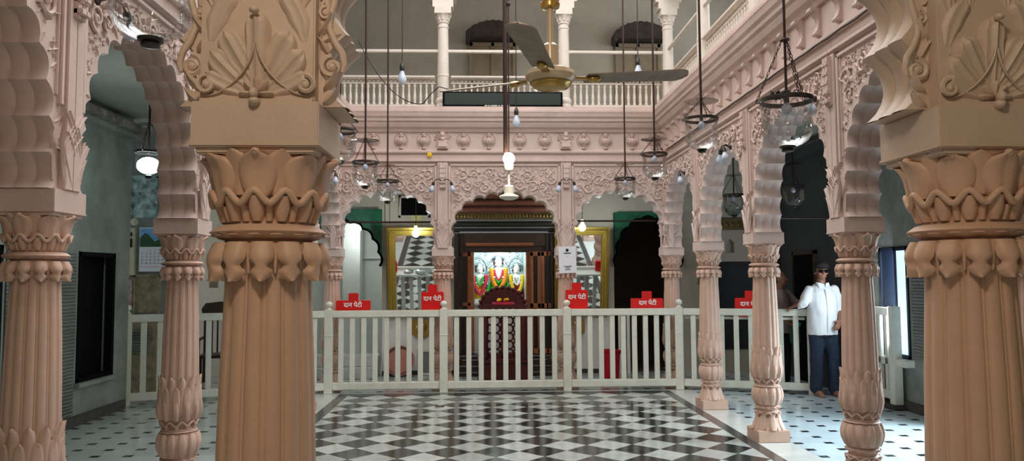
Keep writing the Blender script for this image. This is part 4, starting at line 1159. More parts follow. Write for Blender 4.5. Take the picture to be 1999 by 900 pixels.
# west corner: boards, calendar, poster, cupboard (stand on a return wall facing the court)
YW = 10.55
m = MB(); m.bx(-6.2, -4.05, YW, YW + .2, 0, ZC); struct(m.build('wall_west_corner', M['greywall'], smooth=False))
X = lambda px, y=YW: -4.648 + (px - 275) * .00712
def Zp(py, px=300, y=YW): return 1.57 + (549.5 - py) / 1480 * y
eb = thing('electric_board', 'beige electric meter board on the wall beside the calendar', 'electric board', (X(258), YW, 0))
m = MB(); m.bx(-.07, .07, -.06, 0, Zp(540), Zp(450)); m.build('board', M['boxbeige'], eb, bevel=.006)
m = MB(); m.bx(-.04, .04, -.075, -.05, Zp(487), Zp(470)); m.bx(-.035, .035, -.07, -.055, Zp(466), Zp(458)); m.ell((0, -.06, Zp(513)), (.012, .012, .012), 8, 6); m.ell((0, -.06, Zp(523)), (.012, .012, .012), 8, 6); m.build('switch', M['rim'], eb, bevel=.003)
cal = thing('wall_calendar', 'white wall calendar with a blue sky landscape picture behind the pink column', 'calendar', (X(306), YW - .06, 0), .0)
m = MB(); m.bx(-.205, .205, -.006, 0, Zp(533), Zp(449)); m.build('calendar_sheet', M['paper'], cal, smooth=False)
zt_, zm = Zp(451), Zp(486)
m = MB(); m.bx(-.198, .198, -.009, -.005, zm, zt_); pic = m.build('calendar_picture', M['skyblue'], cal, smooth=False)
m = MB(); m.prism([(-.198, zm), (.198, zm), (.198, zm + .07), (.10, zm + .13), (.0, zm + .07), (-.08, zm + .16), (-.13, zm + .19), (-.198, zm + .12)], -.0115, -.009); m.build('picture_hill', M['plantgreen'], pic, smooth=False)
zr = [zm - .045 - .045 * i for i in range(5)]
dy = 1
for rI in range(5):
    for cI in range(7):
        if rI == 0 and cI < 2: continue
        if dy > 31: break
        text_obj(str(dy), .034, M['darkcloth'], cal, (-.165 + cI * .055, -.0068, zr[rI]), (PI / 2, 0, 0), 'date', .0004); dy += 1
m = MB(); m.bx(-.2, .2, -.0075, -.006, zr[4] - .045, zr[4] - .041); m.build('rule_line', M['rose'], cal, smooth=False)
m = MB(); m.bx(-.02, .02, -.05, 0, -.02, .02)
tp = MB(); tp.bx(-.16, .16, -.012, 0, Zp(430), Zp(352)); tp.bx(-.18, -.16, -.02, 0, Zp(432), Zp(350)); tp.bx(.16, .18, -.02, 0, Zp(432), Zp(350)); tp.bx(-.18, .18, -.02, 0, Zp(353), Zp(348))
tag(tp.build('torn_poster', M['poster'], loc=(X(280), YW, 0), smooth=False), 'torn blue and white poster below the lit lantern', 'poster')
m = MB(); m.lathe([(.0, .0), (.05, .0), (.05, .03), (.02, .04), (0, .04)], 18); q = tag(m.build('wall_socket', M['boxbeige'], loc=(X(264), YW, Zp(438))), 'round beige wall socket above the electric board', 'socket'); q.rotation_euler[0] = PI / 2
op = MB(); op.bx(-.16, .16, -.02, 0, Zp(611), Zp(543)); op.bx(-.18, -.155, -.035, 0, Zp(615), Zp(540)); op.bx(.155, .18, -.035, 0, Zp(615), Zp(540)); op.bx(-.18, .18, -.035, 0, Zp(543), Zp(539))
tag(op.build('weathered_picture', M['oldboard'], loc=(X(291), YW, 0), smooth=False), 'weathered brown framed picture hanging under the calendar', 'picture')
op = MB(); op.bx(-.055, .055, -.03, 0, Zp(602), Zp(545)); tag(op.build('red_box', mat('faded_red_box', srgb(128, 66, 60), .7, var=.5, vscale=20, col2=srgb(190, 186, 180)), loc=(X(256), YW, 0), bevel=.005), 'faded red and white box on the wall under the electric board', 'box')
cb = thing('louvred_cabinet', 'grey louvred cabinet behind the fence under the weathered picture', 'cabinet', (X(285), YW - .18, 0))
m = MB(); m.bx(-.26, .26, -.14, .16, 0, 1.0); m.build('cabinet_body', M['oldboard'], cb, bevel=.006)
m = MB()
for k in range(9): m.box((0, -.15, .62 + k * .035), (.46, .02, .024), 0, .5)
m.build('louvres', M['greywall'], cb, smooth=False)
# chair behind the fence
ch = thing('wooden_chair', 'dark carved wooden chair behind the fence by the niche', 'chair', (-4.0, 11.8, 0), .2)
m = MB(); m.prism([(-.26, 1.02), (.26, 1.02), (.28, 1.10), (.22, 1.20), (0, 1.235), (-.22, 1.21), (-.28, 1.12)], .21, .25); m.bx(-.24, -.19, .2, .25, .42, 1.05); m.bx(.19, .24, .2, .25, .42, 1.05)
for k in range(4): m.bx(-.12 + .08 * k - .012, -.12 + .08 * k + .012, .22, .24, .45, 1.04)
m.build('backrest', M['darkwood'], ch, bevel=.006)
m = MB(); m.bx(-.25, .25, -.24, .25, .40, .45); m.build('seat', M['darkwood'], ch, bevel=.01)
for sx in (-1, 1):
    for sy in (-1, 1):
        m = MB(); m.bx(sx * .22 - .025, sx * .22 + .025, sy * .21 - .025, sy * .21 + .025, 0, .40); m.build('leg', M['darkwood'], ch, bevel=.005)
    m = MB(); m.bx(sx * .25 - .02, sx * .25 + .02, -.22, .24, .66, .70); m.bx(sx * .25 - .02, sx * .25 + .02, -.22, -.18, .42, .68); m.build('armrest', M['darkwood'], ch, bevel=.005)

# ------------------------------------------------------------------ lanterns
def lantern_meshes():
    R = 1.0  # rim radius 1 -> scaled
    g = {}
    m = MB(); m.lathe([(.97, .02), (.96, -.3), (.94, -.75), (.98, -1.0), (.99, -1.15), (.93, -1.38), (.78, -1.60), (.52, -1.78), (.27, -1.86), (.25, -1.865)], 40, cap=False); g['bell'] = m.mesh('glass_bell', M['glass'])
    m = MB(); m.lathe([(.96, -.09), (1.01, -.09), (1.03, .0), (1.01, .09), (.96, .09), (.96, -.09)], 40, cap=False)
    for k in range(3):
        a = PI / 6 + 2 * PI * k / 3; m.tube([(1.03 * math.cos(a), 1.03 * math.sin(a), 0), (1.16 * math.cos(a), 1.16 * math.sin(a), .04), (1.12 * math.cos(a), 1.12 * math.sin(a), .14)], .035, 6)
    g['rim'] = m.mesh('rim', M['rim'])
    m = MB(); m.lathe([(.20, -1.80), (.32, -1.82), (.30, -1.90), (.20, -1.93), (.24, -1.97), (.22, -2.03), (.10, -2.06), (0, -2.08)], 24); g['foot'] = m.mesh('foot_knob', M['rim'])
    m = MB(); m.ell((0, 0, -.36), (.21, .21, .23), 16, 10); m.lathe([(.15, -.28), (.10, -.16), (.09, -.08)], 16); g['bulb'] = m.mesh('bulb', M['bulb'])
    m = MB(); m.lathe([(.10, -.10), (.11, -.06), (.11, .10), (.05, .14), (.04, .3)], 14); g['holder'] = m.mesh('bulb_holder', M['bulb_holder'])
    return g
LG = lantern_meshes()
def lantern(x, y, z, rad, lab, top=7.0, plate=True, lit=False, plate_h=1.25, rodr=.011, plant=False, plate_r=.75):
    r = thing('glass_bell_lantern', lab, 'lantern', (x, y, z), group='hanging glass bell lanterns')
    sc = lambda o: setattr(o, 'scale', (rad,) * 3)
    if lit:
        o = obj('glass_bell', LG['bell'].copy(), r); o.data.materials[0] = M['frost']; sc(o)
        m = MB(); m.ell((0, 0, -1.02), (.84, .84, .62), 24, 12); o = m.build('lit_bulb', M['glow'], r); sc(o)
    else:
        for k, n_ in (('bell', 'glass_bell'), ('bulb', 'bulb')): sc(obj(n_, LG[k], r))
    for k, n_ in (('rim', 'rim'), ('foot', 'foot_knob'), ('holder', 'bulb_holder')): sc(obj(n_, LG[k], r))
    zt_ = plate_h * rad
    m = MB(); m.tube([(0, 0, .1 * rad), (0, 0, top - z)], rodr, 8); m.build('hanging_rod', M['iron'], r)
    for k in range(3):
        a = PI / 6 + 2 * PI * k / 3
        p0 = Vector((1.12 * rad * math.cos(a), 1.12 * rad * math.sin(a), .12 * rad)); p1 = Vector((.12 * rad * math.cos(a), .12 * rad * math.sin(a), zt_))
        m = MB(); nl = max(6, int((p1 - p0).length / .028)); d = (p1 - p0)
        ax = d.normalized(); s1 = ax.orthogonal().normalized(); s2 = ax.cross(s1)
        for i in range(nl):
            c = p0 + d * (i + .5) / nl; ss = s1 if i % 2 else s2
            pts = [c + ax * (.017 * math.cos(2 * PI * q / 8)) + ss * (.007 * math.sin(2 * PI * q / 8)) for q in range(8)]
            m.tube(pts, .0026, 4, closed=True)
        m.build('chain', M['iron'], r)
    if plate:
        m = MB(); m.lathe([(.0, zt_ + .06 * rad), (.3 * rad, zt_ + .05 * rad), (plate_r * rad, zt_), (plate_r * rad, zt_ - .015 * rad), (.3 * rad, zt_ + .03 * rad), (0, zt_ + .04 * rad)], 32); m.build('smoke_plate', glassy_plate, r)
    else:
        m = MB(); m.lathe([(.10 * rad, zt_ - .05 * rad), (.2 * rad, zt_), (.18 * rad, zt_ + .05 * rad), (.05 * rad, zt_ + .06 * rad)], 16); m.build('chain_ring', M['iron'], r)
    if plant:
        m = MB(); rg = random.Random(2)
        for k in range(26):
            a = rg.uniform(0, 2 * PI); l = rg.uniform(.03, .08)
            p = Vector((-.25 * rad + rg.uniform(-.05, .05), rg.uniform(-.05, .05), .12 * rad))
            m.tube([p, p + Vector((math.cos(a) * l * .6, math.sin(a) * l * .6, .02)), p + Vector((math.cos(a) * l, math.sin(a) * l, rg.uniform(-.01, .04)))], [.008, .01, .003], 5)
        tag(m.build('dried_garland', M['darkcloth'], loc=(x, y, z)), 'dried dark garland lying on the rim of the biggest lantern', 'garland')
    return r
glassy_plate = glassy('glass_smoke_plate', (.80, .76, .72), .12)
LN = [(1.93, 4.65, 2.68, .160, 'large clear bell lantern closest on the side of the man, dried garland on its rim', dict(plate=False, plate_h=2.42, plant=True, rodr=.009)),
      (1.905, 6.4, 2.93, .142, 'clear bell lantern second along the side arcade, glass smoke plate above', dict(plate_h=1.1, plate_r=1.05)),
      (1.882, 8.07, 2.90, .138, 'clear bell lantern hanging before the corner of the court, third along the side arcade', dict(plate_h=1.2, plate_r=1.05)),
      (1.95, 10.1, 2.90, .140, 'small clear bell lantern before the arch of the dark doorway', dict(plate_h=1.45, plate_r=.9)),
      (-1.24, 10.1, 2.87, .147, 'small clear bell lantern before the arch of the lit white room', dict(plate_h=1.45)),
      (-1.255, 8.25, 2.835, .140, 'clear bell lantern under a wide grey smoke plate', dict(plate_h=1.75, plate_r=1.08)),
      (-1.20, 6.45, 2.83, .140, 'clear bell lantern half hidden by the carved bracket of the big tan column', dict(plate_h=1.2)),
      (-1.215, 2.80, 2.73, .148, 'large bell lantern cut by the picture top over the pointed side arch', dict(plate_h=1.3)),
      (-3.245, 7.5, 2.82, .126, 'lit white bell lantern glowing in the grey side passage', dict(lit=True, top=ZC, plate_h=2.2, plate_r=.8)),
      (3.94, 11.6, 2.84, .165, 'dim bell lantern hanging far back before the gilt carved panel', dict(top=ZC, plate_h=1.9, plate_r=.8)),
      (4.0, 9.5, 2.72, .135, 'bell lantern hanging in the dark passage above the man', dict(top=ZC, plate_h=2.2, plate_r=.9))]
for x, y, z, r_, lab, kw in LN: lantern(x, y, z, r_, lab, **kw)

# hanging bare bulbs
def hang_bulb(x, y, z, lab, top=7.0, k=1.0):
    r = thing('hanging_bulb', lab, 'bulb', (x, y, z), group='bare bulbs on cords')
    m = MB(); m.lathe([(0, -.085), (.03, -.08), (.045, -.06), (.05, -.035), (.045, -.005), (.032, .03), (.022, .06), (.02, .075)], 20); o = m.build('bulb', M['bulb'], r); o.scale = (k,) * 3
    m = MB(); m.lathe([(.024, .07), (.028, .08), (.028, .13), (.02, .14), (.018, .155), (.008, .17)], 14); o = m.build('bulb_holder', M['bulb_holder'], r); o.scale = (k,) * 3
    m = MB(); m.tube([(0, 0, .16), (0, 0, top - z)], .006, 6); m.build('cord', M['wire'], r)
hang_bulb(-.937, 9.0, 3.985, 'bare white bulb hanging beside the upper column nearer the big tan column', k=1.05)
hang_bulb(1.915, 9.0, 4.075, 'bare white bulb hanging before the upper window at the corner', k=1.0)
hang_bulb(.431, 9.0, 3.46, 'bare white bulb hanging just under the dark sign board', k=.95)
# lit pendant
pl = thing('pendant_lamp', 'pendant rod lamp with glowing warm bulb and white lower shade over the fence', 'lamp', (.30, 8.0, 0))
m = MB(); m.tube([(-.035, 0, 2.90), (-.035, 0, 7.0)], .024, 10); m.build('rod', M['iron'], pl)
m = MB(); m.tube([(.0, 0, 2.9), (.005, 0, 4.9)], .008, 6); m.ell((.0, 0, 4.52), (.03, .03, .025)); m.build('cord', M['iron'], pl)
m = MB(); m.ell((0, 0, 2.84), (.062, .062, .066), 18, 12); m.build('lit_bulb', M['glow_warm'], pl)
m = MB(); m.lathe([(.045, 2.71), (.052, 2.72), (.052, 2.775), (.04, 2.79), (.03, 2.80)], 20); m.build('bulb_holder', M['white_rail'], pl)
m = MB(); m.tube([(0, 0, 2.54), (0, 0, 2.72)], .012, 8); m.build('stem', M['white_rail'], pl)
m = MB(); m.lathe([(.05, 2.45), (.052, 2.54), (.04, 2.555), (.0, 2.56)], 24); m.lathe([(.055, 2.46), (.10, 2.445), (.105, 2.43), (.09, 2.415), (.05, 2.40), (0, 2.395)], 28); m.build('lower_shade', M['white_rail'], pl)

# sconces: bent arms with off bulbs
def sconce(loc, rz, arms, lab):
    r = thing('wall_sconce', lab, 'wall lamp', loc, rz, 'wall sconces with white bulbs', scale=.84)
    m = MB(); m.lathe([(.0, 0), (.03, 0), (.03, .012), (.012, .02), (0, .02)], 14); o = m.build('wall_plate', M['iron'], r); o.rotation_euler[0] = PI / 2
    for (du, tilt) in arms:
        m = MB(); m.tube([(0, -.015, 0), (du * .35, -.07, .035), (du * .8, -.10, .02), (du, -.11, -.02)], .008, 7); m.build('arm', M['iron'], r)
        m = MB(); m.lathe([(.02, -.02), (.024, -.03), (.024, -.075), (.018, -.08)], 12); o = m.build('bulb_holder', M['bulb_holder'], r, loc=(du, -.11, -.0)); o.rotation_euler[1] = tilt
        m = MB(); m.lathe([(.018, -.075), (.022, -.09), (.04, -.125), (.047, -.15), (.042, -.175), (.025, -.192), (0, -.197)], 18); o = m.build('bulb', M['bulb'], r, loc=(du, -.11, -.0)); o.rotation_euler[1] = tilt
sconce((XF[1], YI1 - .035, 2.95), 0, ((-.14, .25), (.14, -.25)), 'double bulb sconce on the pier between the gold mirror and the shrine')
sconce((XF[2], YI1 - .035, 2.95), 0, ((-.11, .25), (.11, -.25)), 'double bulb sconce on the pier above the white paper notice')
sconce((XI1 - .035, 9.545, 2.90), -PI / 2, ((.10, -.4),), 'single bulb sconce by the arch at the fence end, nearest the court corner')
sconce((XI1 - .035, 7.74, 2.92), -PI / 2, ((-.06, .3), (.06, -.3)), 'twin bulb sconce above the arch with the dim lantern behind it')
sconce((XI1 - .035, 5.73, 2.95), -PI / 2, ((.10, -.4),), 'single bulb sconce beside the biggest lantern, on the relief wall')
sconce((XI0 + .035, 3.88, 3.0), PI / 2, ((.14, -.45),), 'single bulb sconce over the pointed side arch below the cut lantern')
sconce((XI0 + .035, YS[1] + .75, 2.95), PI / 2, ((-.10, .3),), 'single bulb sconce half hidden behind the bracket of the big tan column')

# ------------------------------------------------------------------ ceiling fan
fx, fy, fz = .292, 3.1, 2.395
fan = thing('ceiling_fan', 'cream ceiling fan with brass trim and three dusty blades over the court', 'fan', (fx, fy, fz))
m = MB(); m.lathe([(.0, -.04), (.055, -.04), (.058, -.035), (.07, -.03)], 40); m.build('bottom_cap', M['cream'], fan)
m = MB(); m.lathe([(.055, -.042), (.075, -.036), (.088, -.02), (.082, -.014), (.07, -.03)], 40); m.build('brass_ring', M['brass'], fan)
m = MB(); m.lathe([(.082, -.018), (.098, -.008), (.106, .012), (.10, .03), (.075, .042), (.04, .048), (.0, .05)], 40); m.build('motor_housing', M['fan_body'], fan)
m = MB(); m.lathe([(.03, .045), (.034, .05), (.034, .14), (.024, .15), (.014, .155)], 24); m.build('lower_canopy', M['fan_body'], fan)
m = MB(); m.tube([(0, 0, .14), (0, 0, 7.0 - fz)], .014, 12); m.build('down_rod', M['fan_body'], fan)
m = MB(); m.lathe([(.03, .30), (.04, .305), (.042, .32), (.034, .328)], 24); m.build('brass_collar', M['brass'], fan)
m = MB(); m.lathe([(.034, .325), (.04, .335), (.04, .46), (.02, .48)], 24); m.build('upper_canopy', M['fan_body'], fan)
for k, ang in enumerate((math.radians(6), math.radians(141), math.radians(254))):
    m = MB(); Lb = .60
    top = []; bot = []
    for i in range(25):
        s_ = (i / 24) ** .75; x = .15 + (Lb - .15) * s_; w_ = .046 + .014 * s_
        e_ = (Lb - x) / .055
        if e_ < 1: w_ *= math.sqrt(max(0.006, 1 - (1 - e_) ** 2))
        pitch = (.14, .26, .17)[k]
        top.append([(x, -w_ + 2 * w_ * j / 8, .012 + .03 * s_ - (-w_ + 2 * w_ * j / 8) * pitch + .005 * math.sin(PI * j / 8)) for j in range(9)])
        bot.append([(p[0], p[1], p[2] - .004) for p in top[-1]])
    m.grid(top); m.grid(bot, flip=True)
    ring = [r_[0] for r_ in top] + top[-1][1:] + [r_[-1] for r_ in top[-2::-1]] + top[0][-2:0:-1]
    rb = [r_[0] for r_ in bot] + bot[-1][1:] + [r_[-1] for r_ in bot[-2::-1]] + bot[0][-2:0:-1]
    m.grid([ring, rb], closed=True)
    b = m.build('blade', M['fan_blade'], fan, rz=ang)
    m = MB(); m.bx(.085, .19, -.016, .016, .004, .012); m.ell((.185, 0, .008), (.030, .022, .014), 16, 8); m.build('blade_bracket', M['brass'], b, bevel=.002)

# sign board on the upper balustrade
sb = thing('display_board', 'long dark display board fixed to the upper balustrade', 'sign board', (.32, YG - .20, 0))
m = MB(); m.bx(-.86, .86, -.03, .06, 4.02, 4.235); m.build('board_frame', M['black'], sb, bevel=.006)
m = MB(); m.bx(-.83, .83, -.034, -.028, 4.045, 4.215); m.build('display_panel', M['signblack'], sb, smooth=False)
m = MB(); xx = -.26
for wl in (3, 2, 8, 2, 10):
    for q in range(wl): m.bx(xx, xx + .009, -.0355, -.034, 4.026, 4.026 + (.014 if (q * 7 + wl) % 3 else .010)); xx += .0125
    xx += .012
m.build('maker_marks', M['white'], sb, smooth=False)
m = MB(); m.bx(-.84, -.80, .05, .13, 4.03, 4.09); m.bx(.80, .84, .05, .13, 4.03, 4.09); m.build('mounting_arm', M['iron'], sb, smooth=False)

# cables
m = MB()
pts = []
for i in range(25):
    t = i / 24; pts.append((-1.72 + .88 * t, 10.58, 4.93 - .92 * (1 - (1 - t) ** 2) * .985))
pts += [(-.80, 10.56, 4.03), (-.70, 10.56, 4.16), (-.58, 10.57, 4.27), (-.45, 10.6, 4.24)]
m.tube(pts, .007, 6); tag(m.build('sagging_cable', M['wire']), 'thin black cable sagging to the dark sign board', 'cable')
m = MB(); pts = []
for i in range(60):
    t = i / 59; y = YI1 - .4 - (YI1 - 4.6) * t
    pts.append((XI1 - .048, y, 3.352 + .004 * math.sin(i * 1.7)))
m.tube(pts, .007, 6); tag(m.build('wall_cable', M['wire']), 'black cable clipped along the side frieze above the arches', 'cable')
m = MB()
for k in range(8): m.ell((.02 * math.cos(k * PI / 4), -.01, .02 * math.sin(k * PI / 4)), (.018, .012, .018), 8, 5)
tag(m.build('yellow_flower', M['yellow'], loc=(-.73, YI1 - .04, 3.335), angle=80), 'yellow flower stuck on the pink moulding above the arches', 'flower')
# floor drain plates in the court
for x, y, l in ((-.51, 9.47, 'small dark drain plate in the checkered floor, nearer the gold mirror with the steel plate'), (1.155, 9.55, 'small dark drain plate in the checkered floor, nearer the notice column')):
    m = MB(); m.bx(-.055, .055, -.05, .05, 0, .003); tag(m.build('drain_plate', M['iron'], loc=(x, y, 0), smooth=False), l, 'drain')

# ------------------------------------------------------------------ people
def limb(mb, pts, rad, n=12):
    """tapered tube with rounded ends"""
    pts = [Vector(p) for p in pts]
    P, Rr = [], []
    for i in range(len(pts) - 1):
        for k in range(5):
            t = k / 5; P.append(pts[i].lerp(pts[i + 1], t)); Rr.append(rad[i] + (rad[i + 1] - rad[i]) * t)
    P.append(pts[-1]); Rr.append(rad[-1])
    mb.tube(P, Rr, n)
    mb.ell(pts[0], (rad[0],) * 3, n, 8); mb.ell(pts[-1], (rad[-1],) * 3, n, 8)
def rings(mb, rs, n=28):
    """rs: (cx,cy,z,rx,ry)"""
    P = [[(c[0] + c[3] * math.cos(2 * PI * j / n), c[1] + c[4] * math.sin(2 * PI * j / n), c[2]) for j in range(n)] for c in rs]
    o = len(mb.v); mb.grid(P, closed=True)
    mb.f.append(tuple(o + j for j in range(n))[::-1]); mb.f.append(tuple(o + (len(rs) - 1) * n + j for j in range(n)))
def fused(mb, name, m_, parent, vox=.008, smooth=4, wr=0, seed=0):
    me = mb.mesh(name + '_raw', m_, smooth=False)
    t = bpy.data.objects.new('tmp', me); COL.objects.link(t)
    md = t.modifiers.new('r', 'REMESH'); md.mode = 'VOXEL'; md.voxel_size = vox
    sm = t.modifiers.new('s', 'SMOOTH'); sm.iterations = smooth; sm.factor = .5
    bpy.context.view_layer.update()
    me2 = bpy.data.meshes.new_from_object(t.evaluated_get(bpy.context.evaluated_depsgraph_get())); me2.name = name
    bpy.data.objects.remove(t); bpy.data.meshes.remove(me)
    if wr:
        for v in me2.vertices:
            p = v.co
            d = mnoise.noise(Vector((p.x * 9 + seed, p.y * 9, p.z * 5 + p.x * 6))) + .5 * mnoise.noise(Vector((p.x * 22, p.y * 22 + seed, p.z * 11)))
            v.co = p + v.normal * wr * d
    me2.materials.clear(); me2.materials.append(m_); me2.shade_smooth()
    return obj(name, me2, parent)
def head(mb, c, yaw=0, tilt=0, s=1.0):
    R = Matrix.Rotation(yaw, 3, 'Z') @ Matrix.Rotation(tilt, 3, 'X')
    def e(p, r):
        q = R @ Vector(p) * s; mb.ell((c[0] + q.x, c[1] + q.y, c[2] + q.z), tuple(x * s for x in r), 16, 12, R)
    e((0, .012, .03), (.076, .094, .090)); e((0, -.022, -.035), (.062, .068, .070)); e((0, -.040, -.082), (.036, .036, .028))
    e((0, -.098, -.012), (.013, .018, .028)); e((0, -.106, -.026), (.017, .014, .012))
    e((0, -.082, -.066), (.024, .012, .007)); e((0, -.080, -.076), (.020, .012, .006))
    e((0, -.076, .022), (.05, .016, .010))
    for sx in (-1, 1):
        e((sx * .079, .008, -.008), (.012, .022, .033)); e((sx * .038, -.066, -.022), (.024, .022, .024)); e((sx * .030, -.082, .002), (.013, .010, .008))
def hand(mb, wrist, d, palm_n, curl=.5, s=1.0, side=1):
    """d: pointing direction, palm_n: palm normal; fingers curl towards palm_n"""
    d = Vector(d).normalized(); n = Vector(palm_n); n = (n - d * n.dot(d)).normalized(); x = d.cross(n) * side
    w = Vector(wrist)
    R = Matrix((x, n, d)).transposed()
    pc = w + d * .045 * s
    mb.ell(pc, (.040 * s, .016 * s, .052 * s), 14, 10, R)
    for k, (u, L) in enumerate(((-.029, .070), (-.010, .080), (.010, .076), (.028, .060))):
        b = w + d * .085 * s + x * u * s
        p = [b - d * .025 * s, b]; a = curl * .5
        cur = b
        for seg in (.45, .32, .25):
            dd = (d * math.cos(a) + n * math.sin(a)); cur = cur + dd * L * seg * s; p.append(cur); a += curl
        limb(mb, p, [.0095 * s, .0092 * s, .0088 * s, .008 * s, .0068 * s], 8)
    b = w + d * .025 * s - x * .030 * s
    t1 = b + (d * .6 - x * .7 + n * .25).normalized() * .036 * s; t2 = t1 + (d * .85 - x * .25 + n * .4).normalized() * .030 * s
    limb(mb, [w + d * .02 * s - x * .012 * s, b, t1, t2], [.013 * s, .0125 * s, .010 * s, .008 * s], 8)

# man in white shirt, facing the camera
MX, MY = 4.53, 9.95
man = thing('person', 'person in white shirt, dark cap, sunglasses and jeans, hand on the fence end', 'person', (MX, MY, 0), math.radians(2))
sh_r, sh_l = (-.20, .0, 1.42), (.20, .01, 1.42)     # viewer's left / right
el_r, wr_r = (-.30, -.09, 1.20), (-.325, .07, 1.185)
el_l, wr_l = (.275, .03, 1.14), (.165, -.15, .985)
m = MB()
rings(m, [(0, .0, .86, .15, .11), (0, .0, .95, .165, .12), (0, .0, 1.06, .165, .125), (0, -.01, 1.22, .165, .12), (0, 0, 1.36, .16, .10), (0, .01, 1.43, .11, .075), (0, .015, 1.47, .065, .06)])
limb(m, [(0, .015, 1.42), (0, .0, 1.54)], [.062, .055])
head(m, (0, -.01, 1.635), yaw=-.15)
for a, e_, w_ in ((sh_r, el_r, wr_r), (sh_l, el_l, wr_l)): limb(m, [Vector(a) + Vector((-.02 if a[0] > 0 else .02, 0, -.05)), Vector(a).lerp(Vector(e_), .5), e_, w_], [.030, .030, .034, .028])
hand(m, wr_r, (-.40, .75, -.30), (.0, .1, -1), .45, side=-1); hand(m, wr_l, (-.55, -.45, -.65), (-.3, .85, -.2), .55, side=1)
limb(m, [(-.10, 0, .88), (-.10, .0, .50), (-.10, .02, .10)], [.085, .06, .042]); limb(m, [(.10, 0, .88), (.115, -.02, .50), (.125, -.03, .10)], [.085, .06, .042])
for fxx, fyy in ((-.10, .02), (.125, -.03)):
    limb(m, [(fxx, fyy + .03, .045), (fxx + .005, fyy - .09, .035), (fxx + .01, fyy - .15, .022)], [.042, .04, .026])
    for k in range(5):
        limb(m, [(fxx - .030 + .016 * k, fyy - .15, .016), (fxx - .032 + .017 * k, fyy - .195 + .006 * abs(k - 1), .012)], [.011, .009], 8)
fused(m, 'body', M['skin'], man, .0065, 3)
m = MB()
rings(m, [(0, .0, .80, .198, .145), (0, .0, .86, .196, .145), (0, -.005, .98, .195, .15), (0, -.01, 1.10, .194, .15), (0, -.01, 1.24, .195, .14), (0, 0, 1.36, .19, .118), (0, .012, 1.43, .145, .09), (0, .015, 1.475, .085, .075)])
limb(m, [(-.172, .005, 1.395), (-.235, -.035, 1.30), (-.300, -.088, 1.205), (-.310, -.055, 1.198)], [.062, .062, .060, .050]); limb(m, [(.175, .01, 1.395), (.225, .02, 1.28), (.268, .03, 1.14), (.255, .0, 1.09)], [.062, .060, .054, .050])
st = fused(m, 'shirt', M['shirt'], man, .011, 4, wr=.009, seed=3)
m = MB()
for sx in (-1, 1):
    m.grid([[(sx * .012, -.085, 1.44), (sx * .07, -.088, 1.41), (sx * .085, -.06, 1.46)], [(sx * .03, -.075, 1.485), (sx * .075, -.055, 1.49), (sx * .085, -.01, 1.50)]])
m.tube([(0, -.118, 1.40), (0.0, -.150, 1.25), (.0, -.160, 1.1), (.0, -.153, .84)], .012, 6)
m.build('collar_placket', M['shirt'], man)
m = MB()
rings(m, [(0, 0, .78, .165, .13), (0, 0, .86, .172, .13), (0, 0, .92, .165, .12)])
limb(m, [(-.085, 0, .82), (-.10, -.01, .50), (-.105, .02, .10)], [.105, .085, .078]); limb(m, [(.09, 0, .82), (.115, -.03, .50), (.125, -.02, .09)], [.105, .085, .078])
fused(m, 'jeans', M['jeans'], man, .011, 3, wr=.008, seed=9)
hd = Vector((0, -.01, 1.635)); Rh = Matrix.Rotation(-.15, 3, 'Z')
m = MB(); m.lathe([(.090, 0), (.092, .02), (.086, .05), (.066, .078), (.03, .095), (0, .098)], 24, mod=lambda r_, z_, a: r_ * (1 + .14 * abs(math.sin(a))))
m.grid([[((.068 + .0 * s) * math.sin(t), -.085 - .055 * s * math.cos(t), .008 - .012 * s) for t in [-1.2 + 2.4 * j / 10 for j in range(11)]] for s in (0, .5, 1)])
cpo = m.build('cap', M['cap'], man, loc=tuple(hd + Vector((0, .004, .045))), rz=-.15); sd = cpo.modifiers.new('s', 'SOLIDIFY'); sd.thickness = .004
m = MB()
for sx in (-1, 1): m.ell((sx * .034, -.100, .004), (.031, .010, .022), 14, 8)
m.tube([(-.02, -.106, .01), (.02, -.106, .01)], .004, 6)
for sx in (-1, 1): m.tube([(sx * .062, -.095, .008), (sx * .082, -.05, .008), (sx * .088, .01, .006)], .004, 6)
m.build('sunglasses', M['black'], man, loc=tuple(hd), rz=-.15)
m = MB(); m.lathe([(.084, -.035), (.088, .0), (.086, .03)], 20, mod=lambda r_, z_, a: r_ * (1 + .10 * abs(math.sin(a))), a0=-.35, a1=PI + .35, cap=False); hr = m.build('hair', M['hair'], man, loc=tuple(hd + Vector((0, .016, .015))), rz=-.15)
sd = hr.modifiers.new('s', 'SOLIDIFY'); sd.thickness = .008
m = MB(); m.box((0, 0, 0), (.05, .012, .10), .3, .4); tag(m.build('folded_paper', M['paper'], loc=(4.25, 9.99, 1.19), bevel=.003), 'small folded white paper in the hand on the rail', 'paper')

# second person behind the fence
wp = thing('person', 'person in dusty pink shirt and dark trousers leaning on the fence, half behind a column', 'person', (4.22, 10.60, 0), math.radians(30))
m = MB()
rings(m, [(0, 0, .80, .15, .11), (0, 0, .95, .15, .115), (0, 0, 1.10, .15, .11), (0, 0, 1.28, .155, .10), (0, .01, 1.36, .11, .075), (0, .01, 1.40, .06, .055)])
limb(m, [(0, .01, 1.35), (0, 0, 1.46)], [.055, .05]); head(m, (0, -.01, 1.54), yaw=.5)
limb(m, [(.17, 0, 1.34), (.26, -.05, 1.20), (.22, -.26, 1.175)], [.048, .038, .026]); hand(m, (.22, -.26, 1.175), (-.2, -.9, -.2), (0, .1, -1), .4, side=1)
limb(m, [(-.17, 0, 1.34), (-.22, -.02, 1.12), (-.18, -.20, .98)], [.048, .038, .026]); hand(m, (-.18, -.20, .98), (.3, -.7, -.3), (.5, 0, -.8), .6, side=-1)
